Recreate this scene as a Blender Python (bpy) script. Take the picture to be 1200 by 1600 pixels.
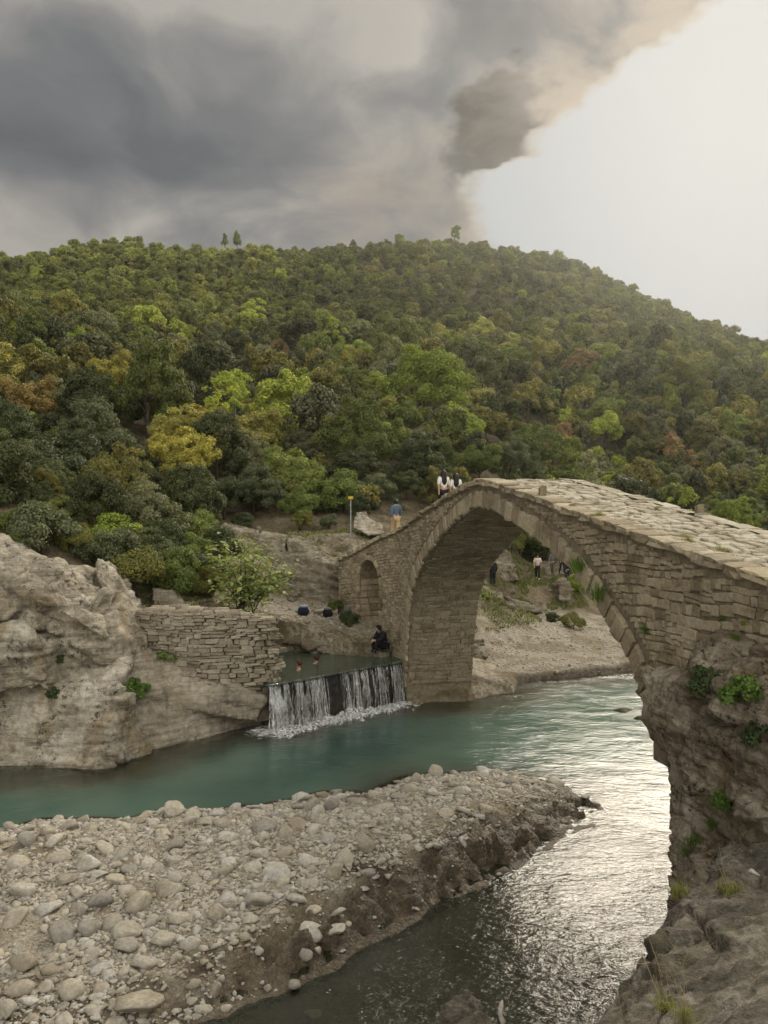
import bpy, bmesh, math, random
import numpy as np
from mathutils import Vector, Matrix, Euler

random.seed(7)
RS = np.random.RandomState(11)
for _o in list(bpy.data.objects):
    bpy.data.objects.remove(_o)
SC = bpy.context.scene
COL = SC.collection
R = math.radians

# ------------------------------------------------------------------ camera
H = 7.4            # eye height above the river
F = 1200.0         # focal length in photo pixels (photo 1200 x 1600)
cam_d = bpy.data.cameras.new('camera')
cam = bpy.data.objects.new('camera', cam_d)
COL.objects.link(cam)
cam.location = (0, 0, H)
cam.rotation_euler = (R(90), 0, 0)
cam_d.sensor_fit = 'VERTICAL'
cam_d.sensor_height = 24.0
cam_d.lens = 24.0 * F / 1600.0
cam_d.clip_start = 0.1
cam_d.clip_end = 3000
SC.camera = cam

# ------------------------------------------------------------------ light
SUN_AZ, SUN_EL = 26.0, 33.0      # degrees right of the view axis, above the horizon
sun_d = bpy.data.lights.new('sun', 'SUN')
sun_d.energy = 3.5
sun_d.angle = R(32)
sun_d.color = (1.0, 0.89, 0.72)
sun = bpy.data.objects.new('sun', sun_d)
COL.objects.link(sun)
_az, _el = R(SUN_AZ), R(SUN_EL)
SUNDIR = Vector((math.sin(_az) * math.cos(_el), math.cos(_az) * math.cos(_el), math.sin(_el)))
sun.rotation_euler = SUNDIR.to_track_quat('Z', 'Y').to_euler()
sun.location = SUNDIR * 50

SC.view_settings.view_transform = 'Standard'
SC.view_settings.look = 'None'
SC.view_settings.exposure = 0.0
SC.view_settings.gamma = 1.0
SC.view_settings.use_curve_mapping = False
SC.render.engine = 'CYCLES'
SC.cycles.use_denoising = True
SC.cycles.max_bounces = 5
SC.cycles.diffuse_bounces = 2
SC.cycles.glossy_bounces = 2
SC.cycles.use_adaptive_sampling = True
SC.cycles.adaptive_threshold = 0.03
SC.cycles.transmission_bounces = 4
SC.cycles.transparent_max_bounces = 6
SC.cycles.volume_bounces = 0
SC.cycles.sample_clamp_indirect = 4.0
SC.cycles.sample_clamp_direct = 12.0
SC.cycles.caustics_reflective = False
SC.cycles.caustics_refractive = False


# ------------------------------------------------------------------ node helper
def nd(nt, typ, ins=None, **props):
    n = nt.nodes.new(typ)
    for k, v in props.items():
        setattr(n, k, v)
    for k, v in (ins or {}).items():
        s = n.inputs[k]
        if isinstance(v, bpy.types.NodeSocket):
            nt.links.new(v, s)
        else:
            s.default_value = v
    return n


def mth(nt, op, a, b=0.0, c=0.0, clamp=False):
    return nd(nt, 'ShaderNodeMath', {0: a, 1: b, 2: c}, operation=op, use_clamp=clamp).outputs[0]


def ramp(nt, fac, stops, interp='LINEAR'):
    n = nd(nt, 'ShaderNodeValToRGB', {0: fac})
    cr = n.color_ramp
    cr.interpolation = interp
    while len(cr.elements) < len(stops):
        cr.elements.new(0.5)
    for e, (p, c) in zip(cr.elements, stops):
        e.position = p
        e.color = (c, c, c, 1) if not hasattr(c, '__len__') else (*c[:3], 1)
    return n.outputs[0]


def mixc(nt, f, a, b, mode='MIX'):
    n = nt.nodes.new('ShaderNodeMix')
    n.data_type = 'RGBA'
    n.blend_type = mode
    n.clamp_factor = True
    for k, v in ((0, f), (6, a), (7, b)):
        s = n.inputs[k]
        if isinstance(v, bpy.types.NodeSocket):
            nt.links.new(v, s)
        elif k == 0:
            s.default_value = v
        else:
            s.default_value = (*v[:3], 1)
    return n.outputs[2]


def noise(nt, vec, scale, detail=4, rough=0.55, dist=0.0):
    return nd(nt, 'ShaderNodeTexNoise', {'Vector': vec, 'Scale': scale, 'Detail': detail, 'Roughness': rough, 'Distortion': dist}).outputs[0]


def smooth(nt, x, lo, hi):
    return nd(nt, 'ShaderNodeMapRange', {0: x, 1: lo, 2: hi, 3: 0.0, 4: 1.0}, interpolation_type='SMOOTHSTEP').outputs[0]


# ------------------------------------------------------------------ world: hazy sky with a storm cloud to the left
world = bpy.data.worlds.new('World')
SC.world = world
world.use_nodes = True
nt = world.node_tree
nt.nodes.clear()
sky = nd(nt, 'ShaderNodeTexSky', sky_type='NISHITA')
sky.sun_disc = False
sky.sun_elevation = _el
sky.sun_rotation = _az
sky.air_density = 1.6
sky.dust_density = 4.0
co = nd(nt, 'ShaderNodeTexCoord').outputs['Generated']
sp = nd(nt, 'ShaderNodeSeparateXYZ', {0: co})
dx, dy, dz = sp.outputs
az = mth(nt, 'MULTIPLY', mth(nt, 'ARCTAN2', dx, dy), 180 / math.pi)
el = mth(nt, 'MULTIPLY', mth(nt, 'ARCSINE', dz), 180 / math.pi)
# edge of the cloud: azimuth as a function of elevation, read off the photograph's sky


def pix_dir(u, v):
    x, y, z = (u - 600) / F, 1.0, (800 - v) / F
    return math.degrees(math.atan2(x, y)), math.degrees(math.atan2(z, math.hypot(x, y)))


EDGE = [(775, 395), (757, 350), (745, 305), (746, 275), (790, 258), (842, 245), (843, 208), (880, 190), (958, 135), (1000, 92),
        (1085, 45), (1120, 0)]
pts = sorted((pix_dir(u, v) for u, v in EDGE), key=lambda p: p[1])
pts = [(0, pts[0][0] + 1)] + [(e, a) for a, e in pts] + [(42, 40), (60, 75), (90, 120)]
fc = nd(nt, 'ShaderNodeFloatCurve')
w1 = nd(nt, 'ShaderNodeMapping', {'Vector': co, 'Scale': (1, 1, 1.6)}).outputs[0]
warp = mth(nt, 'SUBTRACT', noise(nt, w1, 9.0, 4, 0.62), 0.5)
warp2 = mth(nt, 'SUBTRACT', noise(nt, w1, 26.0, 2, 0.6), 0.5)
elw = mth(nt, 'ADD', el, mth(nt, 'ADD', mth(nt, 'MULTIPLY', warp, 1.2), mth(nt, 'MULTIPLY', warp2, 1.0)))
nt.links.new(mth(nt, 'DIVIDE', elw, 90.0, clamp=True), fc.inputs['Value'])
crv = fc.mapping.curves[0]
while len(crv.points) > 2:
    crv.points.remove(crv.points[1])
crv.points[0].location = (pts[0][0] / 90, pts[0][1] / 120)
crv.points[-1].location = (1, 1)
for e, a in pts[1:-1]:
    crv.points.new(e / 90, a / 120)
for p_ in crv.points:
    p_.handle_type = 'VECTOR'
fc.mapping.update()
edge = mth(nt, 'MULTIPLY', fc.outputs[0], 120.0)
sd = mth(nt, 'SUBTRACT', edge, az)
sd = mth(nt, 'ADD', sd, mth(nt, 'ADD', mth(nt, 'MULTIPLY', warp, 2.2), mth(nt, 'MULTIPLY', warp2, 2.6)))
infront = smooth(nt, az, -150.0, -90.0)          # the storm cloud ends in brighter overcast behind the viewer
mask = mth(nt, 'MULTIPLY', smooth(nt, sd, -0.5, 1.6), infront)
# domain-warped billows
wcol = nd(nt, 'ShaderNodeTexNoise', {'Vector': w1, 'Scale': 3.0, 'Detail': 2.0, 'Roughness': 0.5}).outputs['Color']
wvec = nd(nt, 'ShaderNodeVectorMath', {0: w1, 1: nd(nt, 'ShaderNodeVectorMath', {0: nd(nt, 'ShaderNodeVectorMath', {0: wcol, 1: (0.5, 0.5, 0.5)}, operation='SUBTRACT').outputs[0], 'Scale': 0.42}, operation='SCALE').outputs[0]}, operation='ADD').outputs[0]
c_big = noise(nt, nd(nt, 'ShaderNodeMapping', {'Vector': wvec, 'Location': (1.7, 0.4, 0.9)}).outputs[0], 2.1, 2, 0.5)
c_mid = noise(nt, nd(nt, 'ShaderNodeMapping', {'Vector': wvec, 'Location': (3, 1, 2)}).outputs[0], 5.0, 6, 0.52)
c_v = mth(nt, 'ADD', mth(nt, 'MULTIPLY', c_big, 0.55), mth(nt, 'MULTIPLY', c_mid, 0.45))
cloud = ramp(nt, c_v, [(0.41, (0.122, 0.131, 0.143)), (0.47, (0.175, 0.181, 0.188)), (0.52, (0.260, 0.256, 0.248)), (0.58, (0.42, 0.395, 0.36))])
# thin, sunlit cloud towards the gap
leak = smooth(nt, sd, 20.0, 2.0)
leak2 = mth(nt, 'MULTIPLY', leak, smooth(nt, c_mid, 0.40, 0.60))
cloud = mixc(nt, mth(nt, 'MULTIPLY', leak2, 0.85), cloud, (0.44, 0.365, 0.29))
# dense ragged tongue beside the gap
tdir = Vector((*(V_ for V_ in ((782 - 600) / F, 1.0, (800 - 218) / F)),)).normalized()
tvec = nd(nt, 'ShaderNodeVectorMath', {0: nd(nt, 'ShaderNodeVectorMath', {0: co, 1: tdir}, operation='SUBTRACT').outputs[0], 1: (1.0, 1.0, 0.62)}, operation='MULTIPLY').outputs[0]
tl = nd(nt, 'ShaderNodeVectorMath', {0: tvec}, operation='LENGTH').outputs['Value']
tl = mth(nt, 'ADD', tl, mth(nt, 'ADD', mth(nt, 'MULTIPLY', warp, 0.10), mth(nt, 'MULTIPLY', warp2, 0.07)))
tong = mth(nt, 'MULTIPLY', smooth(nt, tl, 0.066, 0.034), smooth(nt, sd, 0.3, 1.6))
cloud = mixc(nt, mth(nt, 'MULTIPLY', tong, 0.95), cloud, mixc(nt, smooth(nt, c_mid, 0.38, 0.62), (0.035, 0.033, 0.032), (0.20, 0.18, 0.16)))
# dark bank sinking behind the hill left of the gap
bank = mth(nt, 'MULTIPLY', smooth(nt, mth(nt, 'ADD', el, mth(nt, 'MULTIPLY', warp, 9.0)), 27.0, 21.0), smooth(nt, sd, 15.0, 7.0))
cloud = mixc(nt, mth(nt, 'MULTIPLY', bank, 0.45), cloud, (0.15, 0.150, 0.150))
rim = mth(nt, 'MULTIPLY', smooth(nt, sd, 1.9, 0.3), 0.6)
cloud = mixc(nt, rim, cloud, (0.50, 0.42, 0.31))
# hazy bright air around the sun, pale everywhere else
sund = nd(nt, 'ShaderNodeVectorMath', {0: co, 1: SUNDIR}, operation='DOT_PRODUCT').outputs['Value']
haze_c = mixc(nt, 0.985, nd(nt, 'ShaderNodeVectorMath', {0: sky.outputs[0], 'Scale': 0.10}, operation='SCALE').outputs[0], (0.44, 0.465, 0.485))
over = ramp(nt, noise(nt, w1, 2.2, 1, 0.55), [(0.3, (1.3, 1.24, 1.13)), (0.7, (1.7, 1.62, 1.47))])
back = smooth(nt, az, 60.0, 130.0)
backl = smooth(nt, az, -90.0, -150.0)
haze_c = mixc(nt, mth(nt, 'MAXIMUM', back, backl), haze_c, over)
skyc = mixc(nt, mask, haze_c, cloud)
bg = nd(nt, 'ShaderNodeBackground', {0: skyc, 1: 1.0})
out = nd(nt, 'ShaderNodeOutputWorld', {0: bg.outputs[0]})

# ------------------------------------------------------------------ numpy noise
_perm = RS.permutation(256).astype(np.int64)
_perm = np.concatenate([_perm, _perm, _perm])
_g3 = RS.normal(size=(256, 3))
_g3 /= np.linalg.norm(_g3, axis=1)[:, None]


def perlin(p):
    p = np.asarray(p, dtype=np.float64)
    i = np.floor(p).astype(np.int64)
    f = p - i
    i &= 255
    u = f * f * f * (f * (f * 6 - 15) + 10)
    res = 0
    for a in (0, 1):
        for b in (0, 1):
            for c in (0, 1):
                h = _perm[_perm[_perm[(i[:, 0] + a) & 255] + ((i[:, 1] + b) & 255)] + ((i[:, 2] + c) & 255)]
                g = _g3[h]
                d = g[:, 0] * (f[:, 0] - a) + g[:, 1] * (f[:, 1] - b) + g[:, 2] * (f[:, 2] - c)
                w = (u[:, 0] if a else 1 - u[:, 0]) * (u[:, 1] if b else 1 - u[:, 1]) * (u[:, 2] if c else 1 - u[:, 2])
                res = res + d * w
    return res * 1.5


def fbm(p, oct=4, gain=0.5, lac=2.03):
    s, a = 0, 1.0
    p = np.array(p, dtype=np.float64)
    for k in range(oct):
        s = s + a * perlin(p + 17.3 * k)
        p = p * lac
        a *= gain
    return s


def worley(p):
    """nearest and second-nearest feature distance, random numbers of the nearest cell, vector from its centre"""
    p = np.asarray(p, dtype=np.float64)
    i = np.floor(p).astype(np.int64)
    f = p - i
    n = len(p)
    F1, F2 = np.full(n, 9.0), np.full(n, 9.0)
    rid = np.zeros(n, dtype=np.int64)
    vec = np.zeros((n, 3))
    for a in (-1, 0, 1):
        for b in (-1, 0, 1):
            for c in (-1, 0, 1):
                h = _perm[_perm[_perm[(i[:, 0] + a) & 255] + ((i[:, 1] + b) & 255)] + ((i[:, 2] + c) & 255)]
                o = np.c_[_perm[h + 1], _perm[h + 57], _perm[h + 113]] / 255.0
                v = f - (o + np.array([a, b, c]))
                d = np.sqrt((v ** 2).sum(1))
                m = d < F1
                F2 = np.where(m, F1, np.minimum(F2, d))
                rid = np.where(m, h, rid)
                vec = np.where(m[:, None], v, vec)
                F1 = np.where(m, d, F1)
    return F1, F2, rid, vec


def sstep(x, a, b):
    t = np.clip((x - a) / (b - a), 0, 1)
    return t * t * (3 - 2 * t)


# ------------------------------------------------------------------ object helpers
def V(u, v, D):
    """photo pixel at forward distance D -> point in the place (camera stands at 0,0,H looking along +y)"""
    return Vector(((u - 600) / F * D, D, H - (v - 800) / F * D))


def W(u, v, z=0.0):
    D = (H - z) * F / (v - 800)
    return Vector(((u - 600) / F * D, D, z))


def tag(o, label=None, cat=None, group=None, kind=None):
    if label:
        o['label'] = label
    if cat:
        o['category'] = cat
    if group:
        o['group'] = group
    if kind:
        o['kind'] = kind
    return o


def link(name, data, parent=None):
    o = bpy.data.objects.new(name, data)
    COL.objects.link(o)
    if parent:
        o.parent = parent
    return o


def empty(name, loc=(0, 0, 0), rz=0.0):
    o = link(name, None)
    o.location = loc
    o.rotation_euler = (0, 0, rz)
    o.empty_display_size = 0.2
    return o


def mesh_np(name, v, f, mat=None, smooth_=False):
    """v: (N,3); f: (M,k) array of one arity, or list of lists"""
    me = bpy.data.meshes.new(name)
    if isinstance(f, np.ndarray):
        v = np.ascontiguousarray(v, dtype=np.float32)
        M, k = f.shape
        me.vertices.add(len(v))
        me.vertices.foreach_set('co', v.ravel())
        me.loops.add(M * k)
        me.loops.foreach_set('vertex_index', np.ascontiguousarray(f, dtype=np.int32).ravel())
        me.polygons.add(M)
        me.polygons.foreach_set('loop_start', np.arange(0, M * k, k, dtype=np.int32))
        me.update(calc_edges=True)
        me.validate()
    else:
        me.from_pydata([tuple(map(float, q)) for q in v], [], f)
        me.update()
    if smooth_:
        me.polygons.foreach_set('use_smooth', np.ones(len(me.polygons), dtype=bool))
    if mat:
        me.materials.append(mat)
    return me


def get_v(me):
    a = np.empty(len(me.vertices) * 3, dtype=np.float32)
    me.vertices.foreach_get('co', a)
    return a.reshape(-1, 3).astype(np.float64)


def set_v(me, v):
    me.vertices.foreach_set('co', np.ascontiguousarray(v, dtype=np.float32).ravel())
    me.update()


def get_n(me):
    a = np.empty(len(me.vertices) * 3, dtype=np.float32)
    me.vertices.foreach_get('normal', a)
    return a.reshape(-1, 3).astype(np.float64)


def fattr(me, name, val, dom='POINT', typ='FLOAT'):
    a = me.attributes.new(name, typ, dom)
    val = np.ascontiguousarray(val, dtype=np.float32)
    a.data.foreach_set('value' if typ == 'FLOAT' else 'vector', val.ravel())


def evaluated(o, name):
    dg = bpy.context.evaluated_depsgraph_get()
    me = bpy.data.meshes.new_from_object(o.evaluated_get(dg), depsgraph=dg)
    me.name = name
    return me


def joined(variants, mats):
    """bake many copies (4x4 matrices) of small variant meshes (list of (v, faces)) into arrays"""
    vs, fs, n = [], [], 0
    for k, M in mats:
        v, f = variants[k]
        M = np.array(M)
        vs.append(v @ M[:3, :3].T + M[:3, 3])
        fs.extend([[i + n for i in q] for q in f])
        n += len(v)
    return np.concatenate(vs), fs


# ------------------------------------------------------------------ materials
def new_mat(name):
    m = bpy.data.materials.new(name)
    m.use_nodes = True
    m.node_tree.nodes.clear()
    return m, m.node_tree


def finish(nt, col, rough=0.9, bump=None, bstr=0.4, bdist=0.05, spec=0.25, disp=None):
    ins = {'Base Color': col, 'Roughness': rough, 'Specular IOR Level': spec}
    if bump is not None:
        ins['Normal'] = nd(nt, 'ShaderNodeBump', {'Height': bump, 'Strength': bstr, 'Distance': bdist}).outputs[0]
    b = nd(nt, 'ShaderNodeBsdfPrincipled', ins)
    nd(nt, 'ShaderNodeOutputMaterial', {0: b.outputs[0]})
    return b


def mat_rock(name, dark, mid, light, stain=(0.16, 0.10, 0.045), stain_amt=0.5, scale=1.0, crack=0.6, moss=0.0, wet=False, spots=0.5):
    m, nt = new_mat(name)
    pos = nd(nt, 'ShaderNodeNewGeometry').outputs['Position']
    nrm = nd(nt, 'ShaderNodeNewGeometry').outputs['Normal']
    n1 = noise(nt, pos, 0.7 * scale, 6, 0.62, 0.4)
    n2 = noise(nt, pos, 5.0 * scale, 6, 0.65)
    n3 = noise(nt, pos, 22.0 * scale, 5, 0.7)
    v = mth(nt, 'ADD', mth(nt, 'MULTIPLY', n1, 0.5), mth(nt, 'ADD', mth(nt, 'MULTIPLY', n2, 0.32), mth(nt, 'MULTIPLY', n3, 0.18)))
    col = ramp(nt, v, [(0.41, dark), (0.5, mid), (0.59, light)])
    st = smooth(nt, noise(nt, nd(nt, 'ShaderNodeMapping', {'Vector': pos, 'Scale': (1, 1, 0.35), 'Location': (9, 4, 1)}).outputs[0], 0.9 * scale, 5, 0.6), 0.5, 0.66)
    col = mixc(nt, mth(nt, 'MULTIPLY', st, stain_amt), col, stain)
    # thin beds and dark water streaks
    bed = noise(nt, nd(nt, 'ShaderNodeMapping', {'Vector': pos, 'Rotation': (R(6), R(-24), 0), 'Scale': (0.5, 0.5, 6.0)}).outputs[0], 1.3 * scale, 5, 0.62, 0.25)
    col = mixc(nt, 0.8, col, ramp(nt, bed, [(0.36, (0.62, 0.60, 0.57)), (0.5, (1.0, 1.0, 1.0)), (0.64, (1.22, 1.22, 1.2))]), 'MULTIPLY')
    wet_ = smooth(nt, noise(nt, nd(nt, 'ShaderNodeMapping', {'Vector': pos, 'Scale': (2.2, 2.2, 0.22), 'Location': (5, 2, 0)}).outputs[0], 1.4 * scale, 4, 0.6), 0.54, 0.66)
    col = mixc(nt, mth(nt, 'MULTIPLY', wet_, 0.42), col, (0.085, 0.078, 0.066))
    # grey lichen
    li = smooth(nt, noise(nt, nd(nt, 'ShaderNodeMapping', {'Vector': pos, 'Location': (30, 4, 1)}).outputs[0], 2.4 * scale, 7, 0.7), 0.52, 0.62)
    col = mixc(nt, mth(nt, 'MULTIPLY', li, 0.55), col, tuple(0.75 * q for q in mid))
    # near-black lichen specks in drifts
    sp_ = mth(nt, 'MULTIPLY', smooth(nt, noise(nt, pos, 6.5 * scale, 5, 0.68), 0.55, 0.61), smooth(nt, noise(nt, pos, 0.9 * scale, 3, 0.5), 0.50, 0.60))
    col = mixc(nt, mth(nt, 'MULTIPLY', sp_, spots), col, (0.035, 0.032, 0.028))
    # cracks
    wv = nd(nt, 'ShaderNodeVectorMath', {0: pos, 1: nd(nt, 'ShaderNodeTexNoise', {'Vector': pos, 'Scale': 1.5 * scale, 'Detail': 4.0}).outputs['Color']}, operation='ADD').outputs[0]
    vo = nd(nt, 'ShaderNodeTexVoronoi', {'Vector': wv, 'Scale': 0.75 * scale}, feature='DISTANCE_TO_EDGE').outputs[0]
    ck = mth(nt, 'MULTIPLY', smooth(nt, vo, 0.015, 0.0), smooth(nt, n2, 0.50, 0.62))
    col = mixc(nt, mth(nt, 'MULTIPLY', ck, crack), col, (0.03, 0.026, 0.02))
    if moss:
        up = nd(nt, 'ShaderNodeSeparateXYZ', {0: nrm}).outputs[2]
        mo = mth(nt, 'MULTIPLY', smooth(nt, up, 0.35, 0.8), smooth(nt, noise(nt, pos, 1.2, 5, 0.65), 0.48, 0.6))
        col = mixc(nt, mth(nt, 'MULTIPLY', mo, moss), col, (0.075, 0.085, 0.028))
    h = mth(nt, 'ADD', mth(nt, 'MULTIPLY', n2, 1.0), mth(nt, 'MULTIPLY', n3, 0.45))
    h = mth(nt, 'ADD', h, mth(nt, 'MULTIPLY', bed, 1.1))
    h = mth(nt, 'SUBTRACT', h, mth(nt, 'MULTIPLY', ck, 0.6))
    finish(nt, col, 0.35 if wet else 0.92, h, 0.9, 0.09 / scale, 0.5 if wet else 0.2)
    return m


def mat_block(name, cols, stain=(0.10, 0.075, 0.04), bs=0.5):
    """masonry blocks / loose stones: a colour per object (or instance) plus grain and stains"""
    m, nt = new_mat(name)
    rnd = nd(nt, 'ShaderNodeObjectInfo').outputs['Random']
    pos = nd(nt, 'ShaderNodeNewGeometry').outputs['Position']
    isl = nd(nt, 'ShaderNodeNewGeometry').outputs['Random Per Island']
    r = mth(nt, 'FRACT', mth(nt, 'ADD', mth(nt, 'MULTIPLY', rnd, 7.0), isl))
    k = len(cols)
    col = ramp(nt, r, [(i / (k - 1), c) for i, c in enumerate(cols)])
    n1 = noise(nt, pos, 1.1, 5, 0.6)
    n2 = noise(nt, pos, 14, 6, 0.7)
    n3 = noise(nt, pos, 55, 4, 0.7)
    col = mixc(nt, 0.75, col, ramp(nt, n2, [(0.3, 0.55), (0.7, 1.35)]), 'MULTIPLY')
    col = mixc(nt, mth(nt, 'MULTIPLY', smooth(nt, n1, 0.5, 0.68), 0.55), col, stain)
    sp_ = mth(nt, 'MULTIPLY', smooth(nt, noise(nt, pos, 24, 3, 0.6), 0.6, 0.7), smooth(nt, noise(nt, pos, 2.2, 3, 0.5), 0.45, 0.6))
    col = mixc(nt, mth(nt, 'MULTIPLY', sp_, 0.5), col, (0.05, 0.045, 0.035))
    h = mth(nt, 'ADD', n2, mth(nt, 'MULTIPLY', n3, 0.4))
    finish(nt, col, 0.93, h, bs, 0.035, 0.2)
    return m


M_rock = mat_rock('limestone', (0.21, 0.182, 0.135), (0.40, 0.36, 0.28), (0.60, 0.555, 0.465), stain=(0.24, 0.175, 0.085), stain_amt=0.6, crack=0.7, spots=0.8)
M_rock_smooth = mat_rock('river_worn_limestone', (0.22, 0.19, 0.145), (0.36, 0.315, 0.245), (0.47, 0.425, 0.34), stain=(0.21, 0.155, 0.075), stain_amt=0.5, crack=0.4, spots=0.3)
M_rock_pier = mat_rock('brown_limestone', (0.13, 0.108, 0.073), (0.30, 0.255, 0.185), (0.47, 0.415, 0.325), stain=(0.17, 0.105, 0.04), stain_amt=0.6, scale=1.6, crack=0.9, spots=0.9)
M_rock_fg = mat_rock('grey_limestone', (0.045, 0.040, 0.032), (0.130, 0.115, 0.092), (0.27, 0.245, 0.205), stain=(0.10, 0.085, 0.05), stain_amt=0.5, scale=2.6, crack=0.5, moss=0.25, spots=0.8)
M_rock_back = mat_rock('bank_rock', (0.13, 0.11, 0.08), (0.24, 0.21, 0.155), (0.38, 0.34, 0.27), stain=(0.12, 0.085, 0.04), stain_amt=0.6, crack=0.5, moss=0.5)
M_wet = mat_rock('wet_dark_rock', (0.012, 0.011, 0.010), (0.025, 0.022, 0.018), (0.05, 0.045, 0.036), stain=(0.04, 0.03, 0.012), wet=True)
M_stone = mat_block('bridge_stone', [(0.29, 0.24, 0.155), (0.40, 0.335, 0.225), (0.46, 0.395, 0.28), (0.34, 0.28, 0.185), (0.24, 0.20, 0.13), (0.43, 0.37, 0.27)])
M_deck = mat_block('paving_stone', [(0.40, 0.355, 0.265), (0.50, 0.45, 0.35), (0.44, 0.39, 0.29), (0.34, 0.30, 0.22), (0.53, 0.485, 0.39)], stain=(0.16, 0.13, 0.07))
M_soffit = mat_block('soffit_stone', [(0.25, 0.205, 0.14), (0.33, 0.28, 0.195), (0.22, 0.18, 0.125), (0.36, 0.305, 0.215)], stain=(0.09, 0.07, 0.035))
M_wall = mat_block('ruin_stone', [(0.25, 0.215, 0.155), (0.34, 0.295, 0.22), (0.40, 0.355, 0.275), (0.29, 0.25, 0.185), (0.22, 0.19, 0.14)])
M_cobble = mat_block('river_cobble', [(0.33, 0.30, 0.24), (0.43, 0.395, 0.325), (0.50, 0.47, 0.405), (0.37, 0.325, 0.25), (0.28, 0.265, 0.235), (0.46, 0.415, 0.32), (0.40, 0.38, 0.34), (0.55, 0.525, 0.47)], stain=(0.24, 0.195, 0.125), bs=0.35)


def mat_simple(name, col, rough=0.85, var=0.3, sc=8.0, spec=0.25):
    m, nt = new_mat(name)
    pos = nd(nt, 'ShaderNodeTexCoord').outputs['Object']
    n = noise(nt, pos, sc, 5, 0.6)
    c = mixc(nt, 1.0, col, ramp(nt, n, [(0.3, 1 - var), (0.7, 1 + var)]), 'MULTIPLY')
    finish(nt, c, rough, n, 0.2, 0.01, spec)
    return m


M_mortar = mat_simple('lime_mortar', (0.21, 0.175, 0.12), 0.95, 0.4, 6.0)
M_bark = mat_simple('bark', (0.075, 0.06, 0.042), 0.95, 0.4, 6.0)


def mat_leaf(name, instancer=False, translucency=0.27):
    m, nt = new_mat(name)
    if instancer:
        tint = nd(nt, 'ShaderNodeAttribute', attribute_type='INSTANCER', attribute_name='tint').outputs['Color']
    else:
        tint = nd(nt, 'ShaderNodeObjectInfo').outputs['Color']
    lr = nd(nt, 'ShaderNodeAttribute', attribute_type='GEOMETRY', attribute_name='leaf').outputs['Fac']
    c = mixc(nt, 1.0, tint, ramp(nt, lr, [(0.0, (0.62, 0.66, 0.6)), (0.55, (1.0, 1.0, 1.0)), (1.0, (1.55, 1.42, 1.15))]), 'MULTIPLY')
    b = nd(nt, 'ShaderNodeBsdfPrincipled', {'Base Color': c, 'Roughness': 0.6, 'Specular IOR Level': 0.3})
    t = nd(nt, 'ShaderNodeBsdfTranslucent', {0: mixc(nt, 1.0, c, (1.25, 1.2, 0.6), 'MULTIPLY')})
    mx = nd(nt, 'ShaderNodeMixShader', {0: translucency, 1: b.outputs[0], 2: t.outputs[0]})
    nd(nt, 'ShaderNodeOutputMaterial', {0: mx.outputs[0]})
    return m


M_leaf = mat_leaf('leaf')
M_leaf_far = mat_leaf('forest_leaf', True)
# ================================================================== THE GROUND
def poly_sd(px, py, poly):
    """signed distance, positive inside"""
    poly = np.array(poly, dtype=np.float64)
    n = len(poly)
    d = np.full(px.shape, 1e9)
    inside = np.zeros(px.shape, dtype=bool)
    for i in range(n):
        a, b = poly[i], poly[(i + 1) % n]
        e = b - a
        w0, w1_ = px - a[0], py - a[1]
        t = np.clip((w0 * e[0] + w1_ * e[1]) / (e @ e + 1e-12), 0, 1)
        d = np.minimum(d, np.hypot(w0 - e[0] * t, w1_ - e[1] * t))
        c = (a[1] <= py) != (b[1] <= py)
        xs = a[0] + (py - a[1]) / (b[1] - a[1] + 1e-15) * e[0]
        inside ^= c & (px < xs)
    return np.where(inside, d, -d)


def line_d(px, py, pl):
    d = np.full(px.shape, 1e9)
    for a, b in zip(pl[:-1], pl[1:]):
        a, b = np.array(a), np.array(b)
        e = b - a
        t = np.clip(((px - a[0]) * e[0] + (py - a[1]) * e[1]) / (e @ e), 0, 1)
        d = np.minimum(d, np.hypot(px - a[0] - e[0] * t, py - a[1] - e[1] * t))
    return d


def wp(u, v, z=0.0):
    p = W(u, v, z)
    return (p.x, p.y)


FAR_SHORE = [(-60, 24), (-14, 22.9), wp(0, 1192), wp(70, 1196), wp(165, 1196), wp(230, 1172), wp(330, 1142), wp(415, 1128), wp(432, 1138),
             wp(520, 1112), wp(630, 1092), wp(640, 1098), wp(720, 1096), wp(800, 1081), wp(806, 1066), wp(840, 1062), wp(900, 1058), wp(990, 1048),
             (14, 40), (15.4, 50), (14.6, 58), (13.6, 62), (14.0, 65), (16.5, 67)]
NEAR_SHORE = [(20, 66), (21, 55), (20, 45), (16, 34), (12, 24), (9.5, 18), (7.5, 13.5), (5.0, 12), (4.5, 9), (3.4, 6.5), (2.0, 3), (1, -6), (-60, -6)]
RIVER = FAR_SHORE + NEAR_SHORE
BAR_FAR = [(-40, 15.5), (-14, 16.6), wp(0, 1300), wp(60, 1282), wp(130, 1280), wp(200, 1282), wp(262, 1264), wp(330, 1266), wp(420, 1258), wp(500, 1240),
           wp(575, 1242), wp(640, 1215), wp(700, 1211), wp(780, 1207), wp(830, 1216), wp(890, 1232), wp(935, 1256)]
BAR_NEAR = [wp(950, 1268), wp(932, 1284), wp(860, 1322), wp(790, 1365), wp(745, 1388), wp(700, 1412), wp(650, 1436), wp(600, 1466), wp(545, 1494), wp(500, 1528), wp(445, 1548),
            wp(390, 1568), wp(330, 1588), wp(270, 1612), (-4.2, 10.0), (-6.5, 8.6), (-14, 7.2), (-40, 6.5)]
BAR = BAR_FAR + BAR_NEAR
POOL = [(-6.8, 27.2), (-3.75, 26.2), (0.75, 30.2), (0.9, 30.9), (-0.9, 31.3), (-3.6, 32.6), (-5.0, 32.6), (-7.5, 31)]
POOL_Z = 1.5

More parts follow.
